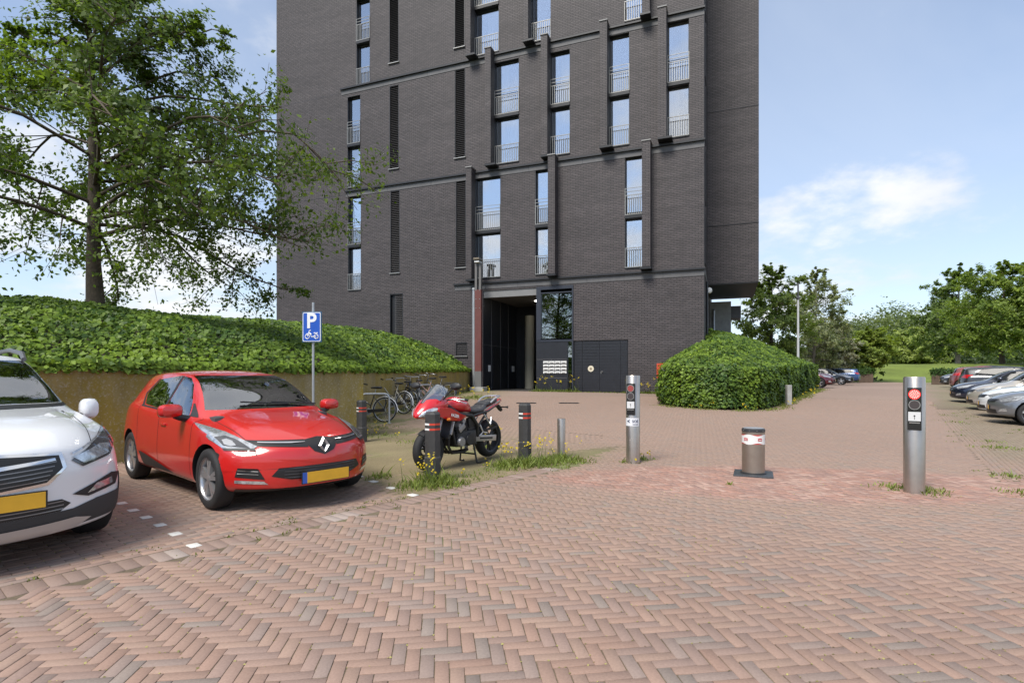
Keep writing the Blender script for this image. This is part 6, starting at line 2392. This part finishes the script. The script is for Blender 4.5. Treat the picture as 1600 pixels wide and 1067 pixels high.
# ---------------------------------------------------------------- trees
def grow_tree(name, label, group, base, prof, trunk_r, fork, n_limb, n_sec, n_twig, n_leaf, leaf, pal, spread=.30, droop=0.0, up=.35, twig_geo=False, seed=1, azi=None, bark=None, twig_len=(.7, 1.5), limb=.50, outward=.9):
    """prof: (height above base, crown radius) pairs; leaves grow along the outer twigs of a limb skeleton"""
    rg = np.random.default_rng(seed)
    e = empty(name, base)
    tag(e, label, 'tree', group)
    H = max(h for h, _ in prof)
    h0 = min(h for h, _ in prof)
    tb = MB()
    top = np.array([rg.normal(0, .15), rg.normal(0, .15), H * .86])
    tp = [np.array([0, 0, -.3]), np.array([0, 0, .05])]
    for k in range(1, 8):
        t = k / 7
        tp.append(np.array([top[0] * t + .10 * math.sin(3 * t + seed), top[1] * t + .10 * math.cos(4 * t + seed), top[2] * t]))
    rad = [trunk_r * 1.35, trunk_r * 1.18] + [trunk_r * max(.10, (1 - (k / 7)) ** .8) for k in range(1, 8)]
    tb.tube(tp, rad, 12)

    def trunk_at(z):
        zz_ = [q[2] for q in tp]
        return np.array([np.interp(z, zz_, [q[i] for q in tp]) for i in range(3)])
    C, Nn = [], []
    for i in range(n_limb):
        f = (i + .5) / n_limb
        za = fork + (H * .84 - fork) * f ** 1.15
        az = i * 2.39996 + rg.normal(0, .25) if azi is None else azi(i, rg)
        ztip = za + up * (H - fork) * (.25 + .5 * f) * rg.uniform(.6, 1.3) - droop * (1 - f) ** 2 * rg.uniform(.4, 1.3)
        ztip = min(max(ztip, h0 + .15), H * .985)
        R_ = float(np.interp(ztip, [h for h, _ in prof], [q for _, q in prof])) * rg.uniform(.72, 1.03)
        p0 = trunk_at(za)
        p3 = np.array([p0[0] + R_ * math.cos(az), p0[1] + R_ * math.sin(az), ztip])
        mid1 = p0 + (p3 - p0) * .35 + np.array([0, 0, .10 * R_])
        mid2 = p0 + (p3 - p0) * .7 + rg.normal(0, .06 * R_, 3) + np.array([0, 0, .07 * R_])
        path = catmull([p0, mid1, mid2, p3], 9)
        r0 = trunk_r * limb * (1 - .56 * f)
        tb.tube(path, list(np.linspace(r0, .014, 9)), 6)
        for j in range(n_sec):
            t = .12 + .88 * (j + rg.uniform(0, 1)) / n_sec
            k = t * 8
            a = int(min(k, 7))
            q0 = path[a] + (path[a + 1] - path[a]) * (k - a)
            ld = p3 - p0
            ld /= np.linalg.norm(ld)
            dirv = ld * .75 + rg.normal(0, 1, 3) * np.array([.9, .9, .62])
            dirv /= np.linalg.norm(dirv)
            ln = R_ * spread * rg.uniform(.6, 1.35) * (1.25 - .5 * t)
            q1 = q0 + dirv * ln
            q1[2] += -.05 * ln
            sub = [q0, (q0 + q1) / 2 + np.array([0, 0, .08 * ln]), q1]
            tb.tube(sub, [max(.010, r0 * .35), .012, .006], 4)
            for m_ in range(n_twig):
                tt = .25 + .75 * (m_ + rg.uniform(0, 1)) / n_twig
                w0 = q0 + (q1 - q0) * tt
                dv = dirv * .6 + rg.normal(0, 1, 3) * np.array([.8, .8, .7])
                dv /= np.linalg.norm(dv)
                wl_ = ln * .42 * rg.uniform(*twig_len)
                w1_ = w0 + dv * wl_
                if twig_geo:
                    tb.tube([w0, w1_], [.006, .003], 3, False)
                s = rg.uniform(0.15, 1.05, n_leaf)[:, None]
                pts_ = w0 + (w1_ - w0) * s + rg.normal(0, 1, (n_leaf, 3)) * np.array([.20, .20, .17]) * wl_
                C.append(pts_)
                nn = rg.normal(0, .6, (n_leaf, 3)) + np.array([0, 0, .75])
                Nn.append(nn)
    C, Nn = np.concatenate(C), np.concatenate(Nn)
    n = len(C)
    cen = C.mean(0)
    ow = (C - cen) / (np.linalg.norm(C - cen, axis=1, keepdims=True) + 1e-6)
    Nn = Nn + ow * outward
    tb.build('trunk', bark or M_BARK, e, True, 60)
    hz_ = (C[:, 2] - h0) / (H - h0)
    out_ = np.clip(np.hypot(C[:, 0], C[:, 1]) / max(q for _, q in prof), 0, 1)
    f = np.clip(.40 + .32 * snoise(C[:, 0] + C[:, 2], C[:, 1] - C[:, 2], 4.0 / max(q for _, q in prof), seed) + rg.normal(0, .22, n), 0, 1)[:, None]
    pd, pl = np.array(pal[0]), np.array(pal[1])
    cl = (pd * (1 - f) + pl * f) * rg.uniform(.85, 1.15, (n, 1))
    leaf_cloud('crown', C, Nn, leaf * rg.uniform(.6, 1.3, n), cl, M_LEAF, e, .58)
    return e


ox, oy = (150 - CX) / F * 12.6, 12.6
oz = float(mound_z(np.array(ox), np.array(oy))) - .15
grow_tree('oak_tree', 'large spreading oak tree growing on the ivy mound', None, (ox, oy, oz),
          [(.35, 4.9), (1.4, 5.9), (3.0, 5.6), (4.8, 4.3), (6.8, 2.4), (8.4, 1.2), (9.4, .3)], .165, 1.75, 44, 11, 6, 23, .110,
          ((.050, .088, .018), (.190, .270, .042)), spread=.27, droop=1.7, up=.26, limb=.30, twig_geo=True, seed=5, azi=lambda i, rg_: i * 2.39996 + rg_.normal(0, .25) if i % 4 else rg_.uniform(-.75, .55))

TREES = [
    # px, base row depth, crown box (left, right, top, bottom) px, trunk radius, palette, label
    (1205, 52, (1152, 1262, 402, 560), .22, ((.030, .058, .014), (.095, .150, .026)), 'dense dark green tree rising right behind the tower wing', 1.0, 12),
    (1268, 58, (1222, 1336, 412, 570), .20, ((.050, .075, .035), (.125, .165, .065)), 'airy grey green tree behind the tallest lamp post', .55, 13),
    (1300, 63, (1264, 1332, 486, 585), .18, ((.075, .10, .060), (.17, .20, .12)), 'silvery willow-like tree beyond the black hatchback', .9, 14),
    (1361, 64, (1325, 1392, 508, 563), .07, ((.050, .085, .014), (.112, .165, .026)), 'small light green tree with a thin stem by the brick planter', .9, 15),
    (1430, 106, (1394, 1472, 508, 574), .15, ((.070, .110, .025), (.15, .21, .045)), 'round pale green tree standing alone on the lawn bank', 1.0, 16),
    (1497, 88, (1422, 1542, 408, 560), .34, ((.028, .055, .015), (.085, .135, .028)), 'tall dark tree with a bare pale trunk on the lawn bank', .95, 17),
    (1566, 76, (1512, 1650, 398, 575), .30, ((.034, .066, .013), (.115, .175, .026)), 'big bright green tree at the far right edge of the lawn', 1.05, 18),
    (1660, 70, (1590, 1740, 390, 570), .30, ((.034, .066, .013), (.115, .175, .026)), 'broad green tree reaching in from beyond the right edge', 1.0, 22),
    (1470, 112, (1446, 1500, 520, 575), .12, ((.045, .075, .018), (.10, .14, .03)), 'low yellowish tree beneath the tall dark tree on the bank', .9, 19),
]
for px, Y, (xl, xr, yt, yb), tr, pal, lab, dens, sd in TREES:
    X = (px - CX) / F * Y
    q = X * D2[0] + Y * D2[1]
    zb = (.5 + 2.55 * float(sstep(77, 104, q))) if px > 1100 else 2.6
    H = CH + (HZ - yt) * Y / F - zb
    h0 = max(.4, CH + (HZ - yb) * Y / F - zb)
    Rw = (xr - xl) / 2 * Y / F
    pr = [(h0, Rw * .62), (h0 + (H - h0) * .25, Rw), (h0 + (H - h0) * .5, Rw * .95), (h0 + (H - h0) * .75, Rw * .68), (h0 + (H - h0) * .92, Rw * .32), (H, Rw * .05)]
    nl = int(34 * dens)
    lf = max(.15, Y * .0047)
    pal = (np.array(pal[0]) * np.array([3.0, 2.5, 3.1]), np.array(pal[1]) * np.array([2.9, 2.35, 2.9]))
    grow_tree('tree', lab, 'trees round the car park' if px > 1100 else None, (X, Y, zb - .1), pr, tr, max(h0 * .8, H * .16), 34, 7, 4, nl, lf, pal, spread=.46, droop=.9, up=.20, limb=.26, seed=sd, bark=mat('pale_bark', (.22, .20, .17), .9, vary=(3, .3)) if px in (1497, 1268) else None)


def tree_mass(name, label, spots, leaf, pal, n_each, seed):
    rg = np.random.default_rng(seed)
    Cs, Ns, Ls = [], [], []
    for (x, y, z0, r, h, tint) in spots:
        n = int(n_each)
        d = rg.normal(0, 1, (n, 3))
        d /= np.linalg.norm(d, axis=1, keepdims=True)
        lump = 1 + .22 * np.sin(d[:, 0] * 7 + x) * np.cos(d[:, 2] * 6 + y) + .14 * np.sin(d[:, 1] * 13 + d[:, 2] * 11 + x)
        rr = rg.uniform(.72, 1.03, n) * lump
        P = np.stack([x + d[:, 0] * r * rr, y + d[:, 1] * r * rr, z0 + h / 2 + d[:, 2] * h / 2 * rr], -1)
        P[:, 2] = np.maximum(P[:, 2], z0 + rg.uniform(0, .4, n))
        Cs.append(P)
        Ns.append(d + rg.normal(0, .5, (n, 3)) + np.array([0, 0, .4]))
        f = np.clip(.4 + .3 * np.sin(d[:, 0] * 7 + x) + rg.normal(0, .2, n), 0, 1)[:, None]
        Ls.append((np.array(pal[0]) * (1 - f) + np.array(pal[1]) * f) * tint)
    C, N_, L_ = np.concatenate(Cs), np.concatenate(Ns), np.concatenate(Ls)
    o = leaf_cloud(name, C, N_, leaf * RNG.uniform(.6, 1.4, len(C)), L_, M_LEAF, None, .7)
    tag(o, label, 'trees', kind='stuff')


rg = np.random.default_rng(3)
spots = []
for k in range(46):
    px = 1300 + 420 * (k + rg.uniform(0, 1)) / 46
    Y = rg.uniform(128, 175)
    yt = 500 - 22 * math.exp(-((px - 1400) / 45) ** 2) - 34 * float(sstep(1440, 1560, px)) + rg.uniform(-8, 14)
    X = (px - CX) / F * Y
    spots.append((X, Y, 2.0, rg.uniform(4.5, 7.5), CH + (HZ - yt) * Y / F - 2.0, rg.uniform(.75, 1.25)))
tree_mass('distant_wood', 'distant mixed wood closing the view beyond the lawn bank', spots, .75, ((.075, .105, .048), (.200, .245, .085)), 1300, 4)
spots = []
for k in range(44):
    px = 1120 + 600 * (k + rg.uniform(0, 1)) / 44
    Y = rg.uniform(106, 122) if px > 1335 else rg.uniform(62, 84)
    yt = rg.uniform(536, 556)
    X = (px - CX) / F * Y
    zb = 1.2 if px > 1335 else .4
    spots.append((X, Y, zb, rg.uniform(2.5, 4.5), CH + (HZ - yt) * Y / F - zb, rg.uniform(.7, 1.2)))
tree_mass('undergrowth', 'dark shrubby undergrowth along the foot of the trees', spots, .5, ((.026, .050, .016), (.095, .140, .032)), 560, 5)

# ---------------------------------------------------------------- lamp posts of the car park
for px, yt, Y, lab in ((1247, 441, 31.0, 'tallest slim white lamp post rising behind the ivy planter'), (1207, 503, 54, 'slim lamp post just right of the tower wing'), (1259, 528, 77, 'thin distant lamp post between the tree and the tallest lamp post'),
                       (1322, 563, 72, 'short white post beyond the blue estate')):
    X = (px - CX) / F * Y
    z0 = float(gz(X, Y))
    H = CH + (HZ - yt) * Y / F - z0
    e = empty('lamp_post', (X, Y, z0))
    tag(e, lab, 'lamp post', 'lamp posts of the car park')
    MB().tube([(0, 0, 0), (0, 0, H * .5), (0, 0, H * .84)], [.075, .062, .05], 10).build('pole', mat('lamp_white', (.50, .51, .52), .5), e, True)
    hd = MB().lathe([(.05, H * .84), (.11, H * .845), (.11, H * .86), (.045, H * .87), (.045, H * .98), (.0, H)], (0, 0, 0), 'z', 12, False).build('lamp_head', mat('lamp_dark', (.06, .06, .065), .5), e, True)


# ---------------------------------------------------------------- weeds, grass and flowers
def blades(P, h, w, lean, cols):
    n = len(P)
    a = RNG.uniform(0, 2 * math.pi, n)
    la = RNG.uniform(0, 2 * math.pi, n)
    d = np.stack([np.cos(a), np.sin(a), np.zeros(n)], -1) * w[:, None]
    tip = P + np.stack([np.cos(la) * lean * h, np.sin(la) * lean * h, h], -1)
    mid = P + (tip - P) * .55 + np.array([0, 0, 1]) * (h * .10)[:, None]
    V = np.stack([P - d, P + d, mid + d * .8, mid - d * .8, tip], 1)
    q1_ = np.arange(n)[:, None] * 6
    V = np.concatenate([V, (tip + d * .1)[:, None]], 1).reshape(-1, 3)
    Q = np.concatenate([q1_ + np.array([0, 1, 2, 3]), q1_ + np.array([3, 2, 5, 4])])
    return V, Q, np.repeat(cols, 6, 0)


GB, GH, GW, GL_, GC = [], [], [], [], []
FB, FS = [], []


def tuft(c, r, n, h, flowers=0, fh=.35, col=(.155, .205, .045), rx=None, lean=.85):
    n = max(8, int(n * .38))
    flowers = int(flowers * .45 + RNG.uniform(0, .6))
    a = RNG.uniform(0, 2 * math.pi, n)
    q = RNG.uniform(0, 1, n) ** .8 * r * (1 + .35 * np.sin(3 * a + c[0] * 9))
    x, y = c[0] + q * np.cos(a) * (rx or 1), c[1] + q * np.sin(a)
    f = np.clip(1 - q / r * .6, .3, 1)
    GB.append(np.stack([x, y, gz(x, y) - .005], -1))
    GH.append(.78 * h * f * RNG.uniform(.25, 1.0, n) * np.where(RNG.uniform(0, 1, n) < .06, 1.9, 1))
    GW.append(np.full(n, .0042 + .0004 * c[1]))
    GL_.append(np.full(n, lean) * RNG.uniform(.2, 1.4, n))
    GC.append(np.array(col) * RNG.uniform(.6, 1.5, (n, 1)) * np.array([1, 1, 1]) + RNG.uniform(0, .05, (n, 1)) * np.array([1, .75, .1]))
    for _ in range(flowers):
        a_, q_ = RNG.uniform(0, 6.28), math.sqrt(RNG.uniform(0, 1)) * r * .95
        fx, fy = c[0] + q_ * math.cos(a_) * (rx or 1), c[1] + q_ * math.sin(a_)
        FB.append((fx, fy, float(gz(fx, fy)), fh * RNG.uniform(.55, 1.15)))


gp = lambda px, py: ground_at(px, py)
for px, py, r, n, h, fl, fh in ((676, 754, .42, 1300, .26, 16, .40), (700, 757, .28, 400, .16, 5, .28), (655, 762, .30, 420, .18, 5, .22), (820, 727, .46, 1200, .24, 20, .42), (850, 725, .40, 800, .20, 9, .34), (877, 719, .42, 900, .22, 9, .33), (790, 728, .30, 500, .2, 9, .36),
                                (895, 722, .28, 400, .16, 2, .2), (768, 700, .35, 420, .2, 8, .35), (982, 722, .16, 240, .12, 3, .15), (1004, 718, .22, 260, .12, 6, .15), (1400, 762, .34, 380, .10, 0, .1), (1448, 768, .30, 420, .12, 0, .1),
                                (745, 622, .9, 700, .26, 26, .45), (594, 745, .22, 260, .16, 0, .1), (640, 690, .5, 240, .07, 0, .1), (600, 680, .8, 300, .09, 10, .12), (590, 668, .7, 300, .09, 5, .12), (1141, 757, .05, 60, .10, 0, .1), (735, 745, .5, 280, .07, 3, .1), (770, 735, .4, 200, .08, 3, .15)):
    tuft(gp(px, py), r, n, h, fl, fh)
# fringe round the ivy planter
for (p0, p1) in zip(HP[0:6], HP[1:6]):
    p0, p1 = np.array(p0), np.array(p1)
    L = np.linalg.norm(p1 - p0)
    dr = (p1 - p0) / L
    out = np.array([dr[1], -dr[0]])
    for k in range(int(L / .30)):
        c = p0 + dr * (k + .5) * .30 + out * RNG.uniform(.18, .5)
        tuft(c, .34, 150, .12, 2 if RNG.uniform() < .45 else 0, .22, (.155, .195, .04))
# in front of the letterboxes and doors, and along the brick wall
for px in np.arange(838, 1044, 4.0):
    u = fu(px)
    c = t2w(u, -.25, 0)
    nn_ = 1.0 if px < 905 else (.35 if px < 975 else .9)
    tuft((c.x, c.y + RNG.uniform(-.12, .1)), .30, int(90 * nn_), .26 * nn_, int(RNG.uniform(0, 5) * nn_), .62 * nn_ + .1, (.11, .15, .03))
# foot of the mossy walls
for (p0, p1), st in (((W0 - V2 * 1.0, KC), .25), ((K2, KE), .3)):
    p0, p1 = np.array(p0), np.array(p1)
    L = np.linalg.norm(p1 - p0)
    dr = (p1 - p0) / L
    out = np.array([dr[1], -dr[0]])
    for k in range(int(L / st)):
        c = p0 + dr * k * st + out * RNG.uniform(.08, .55)
        tuft(c, .26, 55, .11, 1 if RNG.uniform() < .12 else 0, .16, (.12, .15, .03))
# tufts in the joints of the parking places on the right, and along the kerb strip
for _ in range(260):
    y = RNG.uniform(7.2, 22)
    x = 6.3 + (y - 7.1) * D2[0] / D2[1] + RNG.uniform(-.3, 5.5) ** 1.0
    if snoise(np.array(x), np.array(y), .9, 4) > .12:
        tuft((x, y), RNG.uniform(.06, .20), 45, .05, 0, col=(.12, .17, .03), rx=1.6)
for _ in range(70):
    t = RNG.uniform(-5.5, 3.2)
    c = S0 + V2 * t + U2 * RNG.choice([-.27, -.27, -.4, .01])
    tuft(c, RNG.uniform(.04, .14), 30, .045, 0, col=(.12, .15, .03))
for px, py, r, n in ((1560, 700, .5, 420), (1580, 745, .35, 300), (1595, 770, .3, 260), (1545, 690, .4, 200), (1500, 660, .6, 160)):
    tuft(gp(px, py), r, n, .09, 0)
P = np.concatenate(GB)
V, Q, Cc = blades(P, np.concatenate(GH), np.concatenate(GW), np.concatenate(GL_), np.concatenate(GC))
wd = quads_mesh('weeds', V, Q, M_GRASS, Cc)
tag(wd, 'grass and weeds growing along the posts, walls and joints', 'weeds', kind='stuff')
fb = np.array(FB)
n = len(fb)
st_p = fb[:, :3]
hh = fb[:, 3]
V, Q, Cc = blades(st_p, hh, np.full(n, .004), np.full(n, .18), np.tile(np.array([[.09, .13, .03]]), (n, 1)))
quads_mesh('flower_stems', V, Q, M_GRASS, Cc, wd)['kind'] = 'stuff'
rep = 5
fc_ = np.repeat(st_p + np.stack([np.zeros(n), np.zeros(n), hh], -1), rep, 0) + RNG.normal(0, .028, (n * rep, 3))
far_ = np.repeat(st_p[:, 1], rep)
fo = leaf_cloud('yellow_flowers', fc_, RNG.normal(0, .5, (n * rep, 3)) + np.array([0, -.5, .8]), (.022 + .0012 * far_) * RNG.uniform(.7, 1.3, n * rep), np.array([.62, .47, .02]) * RNG.uniform(.8, 1.15, (n * rep, 1)), M_GRASS, wd, .95)
fo['kind'] = 'stuff'
# moss and seedlings in the joints of the clinkers
ns_ = 60000
ii = RNG.integers(0, len(ctr), ns_)
kk = snoise(ctr[ii, 0], ctr[ii, 1], .8, 3) + RNG.normal(0, .5, ns_) > -.05
kk &= RNG.uniform(0, 1, ns_) < np.clip(5.5 / np.maximum(ctr[ii, 1], .1) - .45, 0, 1)
ii = ii[kk]
n = len(ii)
side = RNG.integers(0, 2, n)
al = RNG.uniform(-.5, .5, n) * BL
bx_ = np.where(side == 0, al, RNG.choice([-.5, .5], n) * BL)
by_ = np.where(side == 0, RNG.choice([-.5, .5], n) * BW, RNG.uniform(-.5, .5, n) * BW)
x = ctr[ii, 0] + bx_ * np.cos(ang[ii]) - by_ * np.sin(ang[ii])
y = ctr[ii, 1] + bx_ * np.sin(ang[ii]) + by_ * np.cos(ang[ii])
C = np.stack([x, y, gz(x, y) - .001 + RNG.uniform(0, .003, n)], -1)
mo_ = leaf_cloud('joint_moss', C, RNG.normal(0, .3, (n, 3)) + np.array([0, 0, 1]), RNG.uniform(.007, .019, n), np.array([.36, .33, .12]) * RNG.uniform(.6, 1.4, (n, 1)), M_GRASS, wd, .8)
mo_['kind'] = 'stuff'
